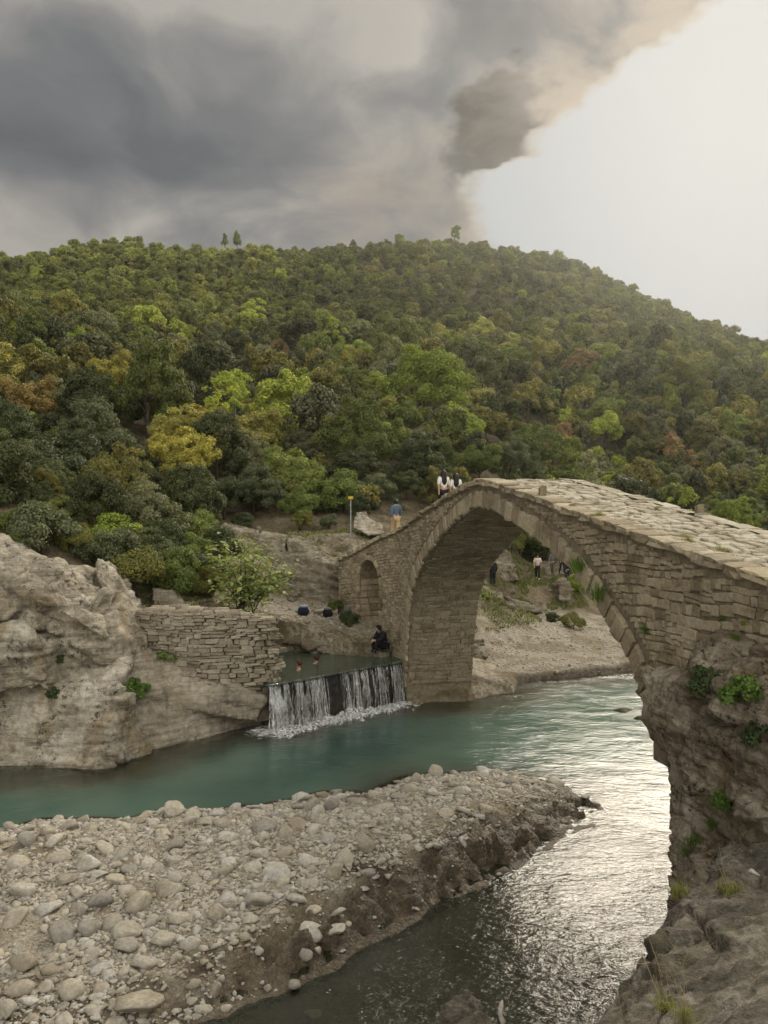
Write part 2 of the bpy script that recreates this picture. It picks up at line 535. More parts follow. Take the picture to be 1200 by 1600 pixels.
# control points of the dry land: (photo u, v, forward distance)
CP = [V(*q) for q in [
    (100, 850, 30), (200, 905, 30.5), (250, 930, 30.5), (340, 948, 31), (0, 800, 31), (-150, 760, 34), (0, 755, 38), (150, 800, 38), (300, 835, 38),
    (-300, 700, 40), (400, 850, 41), (480, 952, 36), (560, 972, 33.6), (420, 955, 35), (350, 940, 34), (440, 862, 41), (500, 870, 40.5), (540, 845, 43), (540, 826, 46),
    (450, 832, 47), (600, 812, 50), (350, 825, 46), (150, 770, 46), (0, 700, 50), (-200, 640, 60), (120, 640, 66), (300, 735, 58), (450, 745, 60), (620, 740, 66),
    (60, 575, 84), (250, 620, 84), (400, 660, 82), (550, 650, 88), (690, 690, 80), (180, 575, 112), (350, 562, 128), (480, 556, 132), (560, 560, 135), (540, 600, 112), (660, 580, 122),
    (800, 705, 82), (800, 780, 66), (780, 830, 58), (860, 835, 63), (900, 800, 74), (1000, 800, 78), (1100, 790, 78), (1250, 800, 74), (1100, 660, 112), (1000, 620, 125), (900, 600, 130),
    (1250, 640, 120), (1500, 700, 110), (800, 560, 150), (1000, 545, 165), (1200, 590, 160), (760, 880, 48.5), (770, 917, 47.5), (840, 906, 51.5), (885, 905, 53), (800, 940, 45), (755, 950, 42.5),
    (745, 1000, 38.5), (760, 1040, 36), (830, 965, 46.5), (880, 968, 47), (930, 970, 48), (850, 1010, 39.5), (930, 1010, 39.5),
    # the far hill
    (100, 480, 190), (350, 480, 190), (600, 480, 190), (850, 480, 190), (1050, 530, 190), (-250, 520, 190),
    (0, 446, 285), (100, 414, 285), (200, 396, 285), (290, 408, 275), (450, 407, 265), (620, 400, 260), (720, 394, 255), (790, 407, 250), (900, 422, 245), (975, 464, 236),
    (1060, 504, 225), (1200, 556, 210), (1500, 640, 200), (-300, 500, 290), (-900, 560, 300)]]
CP = [(p.x, p.y, p.z) for p in CP]
CP += [(-9, 25.5, 1.5), (-12, 25, 1.2), (-6, 26, 1.0), (-20, 26, 3), (-30, 28, 5), (-7, 28.5, 3.4), (0.5, 31.5, 1.3), (-1.2, 33.5, 2.6), (-3, 34.3, 2.7), (2.5, 33, 0.9), (5, 35.5, 0.5), (-2.5, 37.0, 2.9),
       (1.5, 36, 2.2), (3.5, 40, 2.2), (0, 40, 4.2), (4, 46, 4.4),
       (8.6, 35.5, .35), (11, 37, .35), (13, 42, .6), (14, 50, .9), (9, 3, 5.3), (12, 8, 5.2), (14, 14, 5.3), (16, 20, 4.5), (20, 28, 4), (25, 40, 3), (26, 55, 3), (28, 70, 4), (9.5, 10.5, 4.6), (10, 14, 3.2),
       (40, 30, 8), (40, 0, 8), (6, 4, 4.6), (5, 0, 5.0), (60, 60, 12), (-60, 40, 16), (-60, 20, 8), (-80, 80, 40), (14, 60, .8), (12, 66, 2.6), (16, 82, 8), (24, 88, 8),
       (-200, 420, 20), (0, 420, 10), (200, 420, 0), (400, 400, 0), (-400, 400, 20), (0, 700, -10), (500, 700, -10), (-500, 700, -10), (400, 200, 10), (-400, 200, 60), (300, 60, 20), (-300, 60, 50)]
CP = np.array(CP)


def tps_fit(P, lam=0.3):
    n = len(P)
    xy = P[:, :2] / 50.0
    d2 = ((xy[:, None] - xy[None]) ** 2).sum(-1)
    K = np.where(d2 > 0, d2 * np.log(d2 + 1e-12) * 0.5, 0) + np.eye(n) * lam * 1e-3
    A = np.zeros((n + 3, n + 3))
    Q = np.c_[np.ones(n), xy]
    A[:n, :n] = K
    A[:n, n:] = Q
    A[n:, :n] = Q.T
    s = np.linalg.solve(A, np.r_[P[:, 2], 0, 0, 0])
    return xy, s


_txy, _ts = tps_fit(CP)


def tps(x, y):
    x = np.asarray(x, float).ravel() / 50
    y = np.asarray(y, float).ravel() / 50
    out = np.empty_like(x)
    n = len(_txy)
    for i in range(0, len(x), 20000):
        a, b = x[i:i + 20000], y[i:i + 20000]
        d2 = (a[:, None] - _txy[:, 0]) ** 2 + (b[:, None] - _txy[:, 1]) ** 2
        out[i:i + 20000] = (d2 * np.log(d2 + 1e-12) * 0.5) @ _ts[:n] + _ts[n] + _ts[n + 1] * a + _ts[n + 2] * b
    return out


def ground(x, y):
    x = np.asarray(x, float).ravel()
    y = np.asarray(y, float).ravel()
    P = np.c_[x, y, np.zeros_like(x)]
    z = tps(x, y)
    far = sstep(y, 55, 140)
    z = z + fbm(P * 0.22, 4) * (0.16 + 0.9 * far) + fbm(P * 1.3 + 5, 3) * 0.07
    # low stepped ledges on the bank
    led = np.sin((z * 2.6 + fbm(P * 0.35 + 9, 3) * 1.2) * 2.2)
    bankm = sstep(y, 36, 38.5) * (1 - sstep(y, 55, 70)) * sstep(z, 1.6, 2.6)
    rk = np.abs(fbm(P * 1.1 + 13, 4, 0.55))
    z = z + (led * 0.13 + 0.22 * (0.35 - rk)) * bankm
    sr = poly_sd(x, y, RIVER) + fbm(P * 0.8, 3) * 0.12
    # land beside the river meets it with a low cut bank
    zl = np.where(sr > -3, np.minimum(z, 0.10 + (-sr) * 1.1 + 0.12 * perlin(P * 1.7)), z)
    zl = np.maximum(zl, np.where(sr < 0, np.minimum(0.02 + (-sr) * 0.35, 0.35), -9))
    # river bed
    shallow = sstep(x, -3.5, 0.5) * (1 - sstep(y + 0.35 * fbm(P * 0.3, 2), 18.5, 29.0)) + (1 - sstep(y, 10.5, 13.0)) * 1.0
    shallow = np.clip(shallow, 0, 1)
    deep = 1.7 * (1 - shallow) + 0.34 * shallow
    bed = -np.minimum(deep, 0.03 + sr * 0.33) + fbm(P * 0.9, 3) * 0.09
    z = np.where(sr > 0, bed, zl)
    # gravel bar
    sb = poly_sd(x, y, BAR) + fbm(P * 1.1 + 3, 3) * 0.16
    dn = line_d(x, y, BAR_NEAR) + fbm(P * 1.5 + 7, 3) * 0.16
    df = line_d(x, y, BAR_FAR) + fbm(P * 0.9 + 2, 3) * 0.25
    near_h = 0.03 + 0.40 * sstep(dn, 0.04, 0.80 + 0.35 * perlin(P * 0.6)) + 0.08 * sstep(dn, 0.6, 2.5)
    near_h = near_h * (0.55 + 0.45 * sstep(x, -4.5, -1.0)) * (1 - 0.55 * sstep(x, 2.2, 5.0))
    far_h = 0.03 + 0.16 * df
    zb = np.minimum(near_h, far_h)
    clod = np.abs(fbm(P * 2.6 + 4, 4, 0.6))
    scarp = sstep(dn, 0.02, 0.25) * (1 - sstep(dn, 1.1, 1.7)) * sstep(x, -4.0, -1.2)
    ks = np.nonzero(scarp > 0.01)[0]
    cl_ = np.zeros_like(zb)
    if len(ks):
        Pk = P[ks]
        wf1, wf2, wid, wvec = worley(Pk * 2.3 + 0.4 * np.c_[perlin(Pk * 2), perlin(Pk * 2 + 9), 0 * ks])
        cl_[ks] = 0.26 * (_perm[wid + 3] / 255.0 - 0.5) - 0.14 * np.exp(-((wf2 - wf1) / 0.10) ** 2)
    zb = zb + scarp * (0.18 * clod - 0.10 + cl_) + 0.035 * fbm(P * 1.2, 4) * sstep(sb, 0, 0.6)
    zb = zb + 0.02 * fbm(P * 5, 3) * sstep(sb, 0, 0.4)
    k = sstep(sb, -0.35, 0.02)
    z = z * (1 - k) + np.where(sb > 0, zb, np.minimum(zb, 0.0)) * k
    # pool above the weir
    spl = poly_sd(x, y, POOL)
    z = np.where(spl > 0, np.minimum(z, POOL_Z - np.minimum(1.1, 0.1 + spl)), z)
    # the far side of the weir, hidden below water: keep everything below the lip in the channel
    return z


def gz(x, y):
    return float(ground([x], [y])[0])


def ax(a, b, step):
    return list(np.arange(a, b, step))


def grow(a, step, f, end):
    r = [a]
    while abs(r[-1]) < abs(end):
        step *= f
        r.append(r[-1] + math.copysign(step, end))
    return r


xs = sorted(set(np.round(grow(-16, 0.2, 1.09, -700) + ax(-15.9, -11, 0.16) + ax(-11, 7.5, 0.095) + ax(7.5, 16, 0.16) + grow(16, 0.2, 1.09, 700), 4)))
ys = sorted(set(np.round(ax(-12, 9, 1.0) + ax(9, 22.5, 0.09) + ax(22.5, 38, 0.14) + ax(38, 60, 0.25) + grow(60, 0.3, 1.05, 900), 4)))
xs, ys = np.array(xs), np.array(ys)
gx, gy = np.meshgrid(xs, ys)
gzv = ground(gx.ravel(), gy.ravel())
nx, ny = len(xs), len(ys)
idx = np.arange(nx * ny).reshape(ny, nx)
quads = np.stack([idx[:-1, :-1], idx[:-1, 1:], idx[1:, 1:], idx[1:, :-1]], -1).reshape(-1, 4)

# ground material: dry gravel on the bars, wet mud on the cut edge, forest soil on the slopes
M_ground, nt = new_mat('river_bank_ground')
pos = nd(nt, 'ShaderNodeNewGeometry').outputs['Position']
nrm = nd(nt, 'ShaderNodeSeparateXYZ', {0: nd(nt, 'ShaderNodeNewGeometry').outputs['Normal']}).outputs[2]
bar = nd(nt, 'ShaderNodeAttribute', attribute_name='gravel').outputs['Fac']
mud = nd(nt, 'ShaderNodeAttribute', attribute_name='mud').outputs['Fac']
soil = nd(nt, 'ShaderNodeAttribute', attribute_name='soil').outputs['Fac']
vor = nd(nt, 'ShaderNodeTexVoronoi', {'Vector': pos, 'Scale': 13.0, 'Randomness': 1.0})
vor2 = nd(nt, 'ShaderNodeTexVoronoi', {'Vector': pos, 'Scale': 34.0})
pc = ramp(nt, nd(nt, 'ShaderNodeSeparateColor', {0: vor.outputs['Color']}).outputs[0], [(0, (0.20, 0.175, 0.13)), (0.35, (0.31, 0.275, 0.21)), (0.7, (0.40, 0.365, 0.295)), (1, (0.50, 0.47, 0.40))])
pc2 = ramp(nt, nd(nt, 'ShaderNodeSeparateColor', {0: vor2.outputs['Color']}).outputs[0], [(0, (0.18, 0.155, 0.115)), (0.5, (0.31, 0.275, 0.21)), (1, (0.45, 0.415, 0.345))])
nL = noise(nt, pos, 0.8, 5, 0.6)
nM = noise(nt, pos, 6.0, 6, 0.65)
nS = noise(nt, pos, 40.0, 4, 0.7)
sand = ramp(nt, nM, [(0.3, (0.17, 0.135, 0.085)), (0.7, (0.29, 0.245, 0.17))])
grav = mixc(nt, 0.5, pc, pc2)
grav = mixc(nt, smooth(nt, nL, 0.44, 0.60), grav, sand)
mudc = ramp(nt, nM, [(0.3, (0.034, 0.026, 0.015)), (0.52, (0.085, 0.065, 0.040)), (0.7, (0.175, 0.138, 0.088))])
soilc = ramp(nt, mth(nt, 'ADD', mth(nt, 'MULTIPLY', nL, 0.5), mth(nt, 'MULTIPLY', nM, 0.5)), [(0.35, (0.055, 0.045, 0.022)), (0.5, (0.12, 0.095, 0.055)), (0.62, (0.20, 0.165, 0.105)), (0.72, (0.10, 0.105, 0.04))])
rockc = ramp(nt, mth(nt, 'ADD', mth(nt, 'MULTIPLY', nM, 0.6), mth(nt, 'MULTIPLY', nL, 0.4)), [(0.40, (0.085, 0.07, 0.042)), (0.5, (0.20, 0.17, 0.115)), (0.60, (0.36, 0.315, 0.24))])
earth = mixc(nt, soil, rockc, soilc)
c = mixc(nt, bar, earth, grav)
c = mixc(nt, mud, c, mudc)
# silty bed under water
zc = nd(nt, 'ShaderNodeSeparateXYZ', {0: pos}).outputs[2]
c = mixc(nt, mth(nt, 'MULTIPLY', smooth(nt, zc, 0.02, -0.06), 0.85), c, (0.085, 0.070, 0.040))
hgt = mth(nt, 'ADD', mth(nt, 'MULTIPLY', mth(nt, 'ADD', vor.outputs['Distance'], mth(nt, 'MULTIPLY', vor2.outputs['Distance'], 0.5)), mth(nt, 'MULTIPLY', bar, -0.9)), mth(nt, 'ADD', mth(nt, 'MULTIPLY', nM, 0.9), mth(nt, 'MULTIPLY', nS, 0.35)))
rg = mth(nt, 'SUBTRACT', 0.95, mth(nt, 'MULTIPLY', mud, 0.42))
finish(nt, c, rg, hgt, 0.7, 0.06, 0.3)

me = mesh_np('ground', np.c_[gx.ravel(), gy.ravel(), gzv], quads, M_ground, True)
P3 = np.c_[gx.ravel(), gy.ravel(), gzv * 0]
sbv = poly_sd(gx.ravel(), gy.ravel(), BAR)
dnv = line_d(gx.ravel(), gy.ravel(), BAR_NEAR) + fbm(P3 * 1.5 + 7, 3) * 0.22
dfv = line_d(gx.ravel(), gy.ravel(), BAR_FAR)
xr, yr = gx.ravel(), gy.ravel()
beach = (1 - sstep(np.abs(xr - 9.5), 5.0, 7.0)) * sstep(yr, 33, 34.5) * (1 - sstep(yr + fbm(P3 * 0.5, 3) * 2, 47.0, 49.5)) * sstep(xr, 4.2, 5.4) * (1 - sstep(gzv, 1.3, 1.8))
path = (1 - sstep(np.abs(yr - 34.6 + 0.35 * xr), 1.6, 2.6)) * sstep(xr, -8, -5.5) * (1 - sstep(xr, 0.5, 2.0)) * sstep(gzv, 2.0, 2.4) * (1 - sstep(gzv, 3.1, 3.6))
barm = np.maximum.reduce([sstep(sbv, -0.6, 0.1), beach, path, sstep(-gzv, 0.0, 0.1) * 0.6])
mudm = sstep(sbv, -0.5, -0.2) * (1 - sstep(dnv, 0.85, 1.5)) * sstep(xr, -4.2, -1.0)
mudm = np.maximum(mudm, 0.8 * (1 - sstep(np.abs(gzv - 0.02), 0.05, 0.16)) * (sbv > -0.3))
mudm = np.maximum(mudm, 0.85 * sstep(fbm(P3 * 0.5 + 21, 4), 0.1, 0.45) * sstep(sbv, 0.2, 0.6) * (1 - sstep(dnv, 1.6, 2.6)))
mudm = np.maximum(mudm, (beach > 0.1) * (1 - sstep(gzv, 0.22, 0.36)) * 0.9)
soilm = sstep(fbm(P3 * 0.35 + 31, 4) + sstep(yr, 44, 54) * 1.2 + sstep(-xr, 7, 9) * sstep(yr, 28, 31) * 1.2, -0.25, 0.25)
fattr(me, 'gravel', barm)
fattr(me, 'mud', mudm)
fattr(me, 'soil', soilm)
gr_o = tag(link('ground', me), 'gravel river bed, banks and wooded hillside ground', 'ground', kind='structure')

# ================================================================== WATER
WEIR_A = Vector((-3.85, 26.0, 0))
WEIR_B = Vector((0.72, 30.1, 0))


def weir_d(x, y):
    return line_d(x, y, [(WEIR_A.x, WEIR_A.y), (WEIR_B.x, WEIR_B.y)])


M_water, nt = new_mat('river_water')
pos = nd(nt, 'ShaderNodeNewGeometry').outputs['Position']
dep = nd(nt, 'ShaderNodeAttribute', attribute_name='depth').outputs['Fac']
foam = nd(nt, 'ShaderNodeAttribute', attribute_name='foam').outputs['Fac']
rip = nd(nt, 'ShaderNodeAttribute', attribute_name='ripple').outputs['Fac']
mp = nd(nt, 'ShaderNodeMapping', {'Vector': pos, 'Rotation': (0, 0, R(-32)), 'Scale': (1.0, 2.1, 1.0)}).outputs[0]
mp2 = nd(nt, 'ShaderNodeMapping', {'Vector': pos, 'Rotation': (0, 0, R(24)), 'Scale': (1.0, 1.8, 1.0)}).outputs[0]
wA = noise(nt, mp, 2.0, 3, 0.55, 0.6)
wB = noise(nt, mp2, 5.2, 3, 0.6, 0.4)
wC = noise(nt, mp, 16.0, 2, 0.6)
h = mth(nt, 'ADD', mth(nt, 'MULTIPLY', wA, 1.0), mth(nt, 'ADD', mth(nt, 'MULTIPLY', wB, 0.55), mth(nt, 'MULTIPLY', wC, 0.12)))
h = mth(nt, 'MULTIPLY', h, rip)
bmp = nd(nt, 'ShaderNodeBump', {'Height': h, 'Strength': 1.0, 'Distance': 0.115}).outputs[0]
teal = ramp(nt, noise(nt, pos, 0.35, 3, 0.5), [(0.35, (0.050, 0.095, 0.076)), (0.65, (0.078, 0.128, 0.100))])
brown = (0.062, 0.060, 0.040)
bodyc = mixc(nt, smooth(nt, dep, 0.25, 1.05), brown, teal)
body = nd(nt, 'ShaderNodeBsdfDiffuse', {0: bodyc, 'Normal': bmp})
clear = nd(nt, 'ShaderNodeBsdfTransparent', {0: (0.72, 0.80, 0.70, 1)})
opq = smooth(nt, dep, 0.0, 0.75)
sub = nd(nt, 'ShaderNodeMixShader', {0: opq, 1: clear.outputs[0], 2: body.outputs[0]})
gl = nd(nt, 'ShaderNodeBsdfGlossy', {0: (1, 1, 1, 1), 'Roughness': 0.11, 'Normal': bmp})
fr = nd(nt, 'ShaderNodeFresnel', {'IOR': 1.33, 'Normal': bmp}).outputs[0]
surf = nd(nt, 'ShaderNodeMixShader', {0: fr, 1: sub.outputs[0], 2: gl.outputs[0]})
fn = noise(nt, nd(nt, 'ShaderNodeMapping', {'Vector': pos, 'Rotation': (0, 0, R(40)), 'Scale': (1, 1.6, 1)}).outputs[0], 5.0, 7, 0.72, 0.8)
fm = smooth(nt, mth(nt, 'ADD', fn, mth(nt, 'MULTIPLY', foam, 0.62)), 0.78, 1.0)
fo = nd(nt, 'ShaderNodeBsdfDiffuse', {0: (0.78, 0.79, 0.77, 1), 'Normal': bmp})
surf = nd(nt, 'ShaderNodeMixShader', {0: fm, 1: surf.outputs[0], 2: fo.outputs[0]})
nd(nt, 'ShaderNodeOutputMaterial', {0: surf.outputs[0]})


def grid_mesh(name, X, Y, Z, keep, mat):
    ny_, nx_ = X.shape
    id_ = np.arange(nx_ * ny_).reshape(ny_, nx_)
    q = np.stack([id_[:-1, :-1], id_[:-1, 1:], id_[1:, 1:], id_[1:, :-1]], -1).reshape(-1, 4)
    q = q[keep.ravel()[q].any(1)]
    used = np.unique(q)
    mp_ = np.full(nx_ * ny_, -1)
    mp_[used] = np.arange(len(used))
    P = np.c_[X.ravel(), Y.ravel(), Z.ravel()][used]
    return mesh_np(name, P, mp_[q], mat, True), used


wxs = np.array(sorted(set(np.round(ax(-60, -14, 1.0) + ax(-14, 16, 0.14) + ax(16, 27, 1.0), 4))))
wys = np.array(sorted(set(np.round(ax(-6, 9, 1.0) + ax(9, 37, 0.14) + ax(37, 80, 0.6), 4))))
WX, WY = np.meshgrid(wxs, wys)
wg = ground(WX.ravel(), WY.ravel())
sr_ = poly_sd(WX.ravel(), WY.ravel(), RIVER)
P3 = np.c_[WX.ravel(), WY.ravel(), wg * 0]
wd = weir_d(WX.ravel(), WY.ravel())
side = (WY.ravel() - WEIR_A.y) * (WEIR_B.x - WEIR_A.x) - (WX.ravel() - WEIR_A.x) * (WEIR_B.y - WEIR_A.y)   # >0 upstream
zw = 0.012 * fbm(P3 * 1.1, 3) + 0.05 * (1 - sstep(wd, 0, 1.6)) * fbm(P3 * 3, 3)
keep = (sr_ > -1.2) & ~((side > 0) & (wd < 12) & (WY.ravel() > 26.5) & (WX.ravel() < 0.6)) & (wg < 0.25)
me, used = grid_mesh('river', WX, WY, zw, keep, M_water)
fattr(me, 'depth', (-wg)[used])
dbn = line_d(WX.ravel(), WY.ravel(), BAR_NEAR)
dbf = line_d(WX.ravel(), WY.ravel(), BAR_FAR)
xr, yr = WX.ravel(), WY.ravel()
fo_ = 0.66 * (1 - sstep(wd, 0.25, 1.9))
fo_ = np.maximum(fo_, 0.30 * (1 - sstep(dbn + 0.2 * fbm(P3 * 0.8, 2), 0.05, 0.26)) * sstep(xr, 1.2, 2.6))
fo_ = np.maximum(fo_, 0.40 * (1 - sstep(np.hypot(xr - 7.9, (yr - 24.6) * 0.8), 0.2, 1.6)))
fo_ = np.maximum(fo_, 0.42 * sstep(-xr, 0.8, 2.6) * (1 - sstep(yr, 10.8, 12.2)))
fattr(me, 'foam', fo_[used])
rp = 0.085 + 0.03 * sstep(xr, -4, 3) + 0.18 * sstep(xr, -1.5, 2) * (1 - sstep(yr, 15, 22)) + 0.5 * (1 - sstep(wd, 0.3, 2.5))
rp = rp + 0.10 * (1 - sstep(yr, 11.5, 15.5))
rp = rp * (0.75 + 0.5 * np.clip(fbm(P3 * 0.3, 3) + .5, 0, 1))
fattr(me, 'ripple', rp[used])
tag(link('river', me), 'shallow teal green mountain river with rippled surface', 'river', kind='structure')

# pool above the weir
pxs, pys = np.arange(-8, 1.6, 0.15), np.arange(26, 33.4, 0.15)
PX, PY = np.meshgrid(pxs, pys)
e_ = WEIR_B - WEIR_A
sdp = ((PY.ravel() - WEIR_A.y) * e_.x - (PX.ravel() - WEIR_A.x) * e_.y) / e_.length
kp = (sdp > 0.02) & (poly_sd(PX.ravel(), PY.ravel(), POOL) > -0.8)
me, used = grid_mesh('pool_water', PX, PY, np.full(PX.shape, POOL_Z + 0.02), kp, M_water)
fattr(me, 'depth', np.full(len(used), 0.62))
fattr(me, 'foam', np.zeros(len(used)))
fattr(me, 'ripple', np.full(len(used), 0.16))
tag(link('pool_water', me), 'still dark pool held above the small weir', 'pool', kind='structure')


# ================================================================== ROCKS
def rock_disp(p, n, amp=1.0, strata=(0.15, -0.1, 1.0), st_amt=0.06, st_freq=2.6, big=0.35, fine=1.0, crack=0.16, cs=0.9, blk=1.0, flat=2.0):
    a = Vector(strata).normalized()
    rot = np.array(a.rotation_difference(Vector((0, 0, 1))).to_matrix())
    a = np.array(a)
    q = p @ rot.T
    q[:, 2] *= flat
    wv = np.c_[perlin(p * 0.9 + 3), perlin(p * 0.9 + 13), perlin(p * 0.9 + 23)]
    wv2 = np.c_[perlin(p * 3 + 3), perlin(p * 3 + 13), perlin(p * 3 + 23)]
    d = big * fbm(p * 0.42, 3)
    # bedded blocks: every block stands out or lies back and is tilted a little
    for k, (sc_, A, T, ck_) in enumerate(((cs, 0.34, 0.42, 1.0), (cs * 2.4, 0.13, 0.17, 0.45), (cs * 6.0, 0.045, 0.06, 0.12))):
        if sc_ > 7:
            continue
        F1, F2, rid, vec = worley((q + wv * 0.28 + wv2 * 0.07 * (k > 0)) * sc_ + 31.7 * k)
        rv = _g3[(rid * 7 + 3) & 255]
        off = (_perm[rid + 29] / 255.0 - 0.5)
        e = F2 - F1
        m = sstep(perlin(p * 0.6 + 40 + 9 * k), -0.35, 0.25)
        d = d + blk * (A * off + T * (vec * rv).sum(1)) * (0.35 + 0.65 * m) * sstep(e, 0.0, 0.10)
        d = d - crack * ck_ * np.exp(-(e / 0.05) ** 2) * m
    s = p @ a + 0.25 * perlin(p * 0.45 + 3)
    P1 = np.c_[s * st_freq, p[:, 0] * 0.12, p[:, 1] * 0.12]
    lay = np.tanh((perlin(P1) + 0.5 * perlin(P1 * 2.1 + 9)) * 3.0)
    d = d + st_amt * lay * (1 - np.abs(n @ a) * 0.7)
    d = d + fine * (0.05 * fbm(p * 1.9 + 2, 3) + 0.030 * fbm(p * 6.0, 3))
    d = d - 0.06 * fine * np.clip(perlin(p * 4.2 + 60) - 0.35, 0, 1) * 2
    return d * amp


def rock(name, hulls, voxel, mat, smooth_it=3, **kw):
    bm = bmesh.new()
    for pts_ in hulls:
        b2 = bmesh.new()
        vs = [b2.verts.new(q) for q in pts_]
        r = bmesh.ops.convex_hull(b2, input=vs)
        junk = {g for g in r['geom_interior'] + r['geom_unused'] if isinstance(g, bmesh.types.BMVert)}
        bmesh.ops.delete(b2, geom=[v for v in b2.verts if v in junk], context='VERTS')
        tmp = bpy.data.meshes.new('tmp')
        b2.to_mesh(tmp)
        b2.free()
        bm.from_mesh(tmp)
        bpy.data.meshes.remove(tmp)
    bmesh.ops.recalc_face_normals(bm, faces=bm.faces)
    me = bpy.data.meshes.new('tmp_rock')
    bm.to_mesh(me)
    bm.free()
    o = link('tmp_rock', me)
    md = o.modifiers.new('r', 'REMESH')
    md.mode = 'VOXEL'
    md.voxel_size = voxel
    if smooth_it:
        sm = o.modifiers.new('s', 'SMOOTH')
        sm.factor = 0.6
        sm.iterations = smooth_it
    me2 = evaluated(o, name)
    bpy.data.objects.remove(o)
    bpy.data.meshes.remove(me)
    v, n = get_v(me2), get_n(me2)
    d = rock_disp(v, n, **kw)
    set_v(me2, v + n * d[:, None])
    me2.polygons.foreach_set('use_smooth', np.ones(len(me2.polygons), dtype=bool))
    me2.materials.clear()
    me2.materials.append(mat)
    return link(name, me2)


def deep(pts_, dy=3.0, dz=-1.5, dx=0.0):
    """a front outline plus a copy of it further back and lower: a solid with real thickness"""
    return [Vector(q) for q in pts_] + [Vector(q) + Vector((dx, dy, dz)) for q in pts_]


# big cliff on the left bank
H1 = deep([V(-220, 790, 25.5), V(0, 838, 25.2), V(100, 872, 25.2), V(188, 955, 25.8), V(206, 1005, 25.4), V(155, 990, 23.9), V(60, 925, 23.7), V(-60, 880, 23.6),
           V(-220, 900, 22.8), V(195, 1060, 25.0), V(90, 1050, 24.2), V(-200, 1060, 24)], 4.5, -1.2)
H2 = deep([V(195, 1030, 24.9), V(232, 1190, 23.7), V(165, 1225, 22.2), V(60, 1225, 22.2), V(-200, 1230, 22.3), V(180, 1080, 23.2), V(110, 1075, 23.6), V(-200, 1060, 24.0)], 5, 0)
H2b = deep([V(-200, 960, 22.6), V(20, 985, 22.9), V(70, 1010, 23.2), V(75, 1080, 23.0), V(-200, 1090, 22.4)], 4, 0)
H3 = deep([V(180, 1040, 24.7), V(215, 1020, 25.2), V(200, 1190, 23.6), V(232, 1195, 23.6), V(330, 1165, 25.6), V(300, 1105, 25.3), V(415, 1152, 26.9), V(405, 1122, 26.9)], 3.2, 0)
H4 = deep([V(205, 1020, 25.5), V(215, 1065, 25.0), V(300, 1108, 25.2), V(402, 1128, 26.0), V(420, 1088, 26.2), V(345, 1062, 26.0), V(260, 1028, 25.9)], 3.2, -0.3)
o = rock('ledge_rock', [H3, H4], 0.06, M_rock_smooth, 5, big=0.10, strata=(0.42, 0.0, 1.0), st_amt=0.09, st_freq=2.2, crack=0.08, cs=0.35, fine=0.5, blk=0.12, flat=4.0)
tag(o, 'smooth tilted rock shelf running from the big rock down to the weir', 'rock')
o = rock('cliff_rock', [H1, H2, H2b], 0.07, M_rock, 2, big=0.34, strata=(0.5, -0.15, 1.0), st_amt=0.10, st_freq=1.5, crack=0.26, cs=0.38, fine=0.9, blk=0.7)
tag(o, 'big pale weathered rock rising from the teal water on the left bank', 'rock')

H5 = deep([V(150, 870, 27.2), V(205, 925, 27.2), V(215, 970, 26.8), V(180, 950, 26.4), V(150, 905, 26.4)], 2.0, -0.8)
o = rock('bank_boulder', [H5], 0.07, M_rock, 2, big=0.15, crack=0.12, blk=0.5)
tag(o, 'pale boulder on the crest between big left rock and ruined wall', 'boulder')
H6 = deep([V(235, 915, 29.2), V(270, 918, 29.5), V(288, 945, 29.5), V(280, 968, 29.0), V(240, 965, 28.6)], 1.6, -0.6)
o = rock('bank_boulder', [H6], 0.07, M_rock_back, 2, big=0.15, crack=0.12, blk=0.5)
tag(o, 'mossy grey boulder below the shrubs behind the ruined wall', 'boulder')

# smooth bedrock foot under the far pier
o = rock('pier_rock', [deep([V(628, 1062, 30.0), V(650, 1052, 30.4), V(720, 1046, 31.0), V(790, 1066, 31.8), V(803, 1078, 31.9), V(798, 1090, 31.6), V(720, 1108, 30.2), V(640, 1112, 29.7)], 4.0, 0)],
         0.075, M_rock_smooth, 6, big=0.12, st_amt=0.02, crack=0.08, fine=0.5, blk=0.25)
tag(o, 'smooth pale bedrock footing under the far bridge pier', 'rock')

# rock behind the pool
o = rock('bank_rock', [deep([V(436, 1000, 32.4), V(470, 985, 33.0), V(540, 992, 33.0), V(600, 1012, 31.8), V(622, 1030, 31.2), V(560, 1045, 31.9), V(430, 1040, 32.4)], 2.2, -0.2)],
         0.075, M_rock_back, 2, big=0.15, st_amt=0.05, blk=0.6)
tag(o, 'low brown rock shelf along the back of the pool', 'rock')

# bedded outcrop behind the path, left of the bridge end
o = rock('rock_outcrop', [deep([V(430, 890, 37.5), V(470, 880, 38.0), V(528, 876, 38.5), V(545, 880, 38.5), V(540, 962, 37.4), V(470, 960, 37.0), V(430, 945, 36.6)], 4, 0.3)],
         0.09, M_rock_back, 2, big=0.15, strata=(0.32, 0.0, 1.0), st_amt=0.16, st_freq=3.2, crack=0.1, blk=0.5, flat=4.0)
tag(o, 'brown outcrop of thin tilted rock beds left of the bridge end', 'rock')

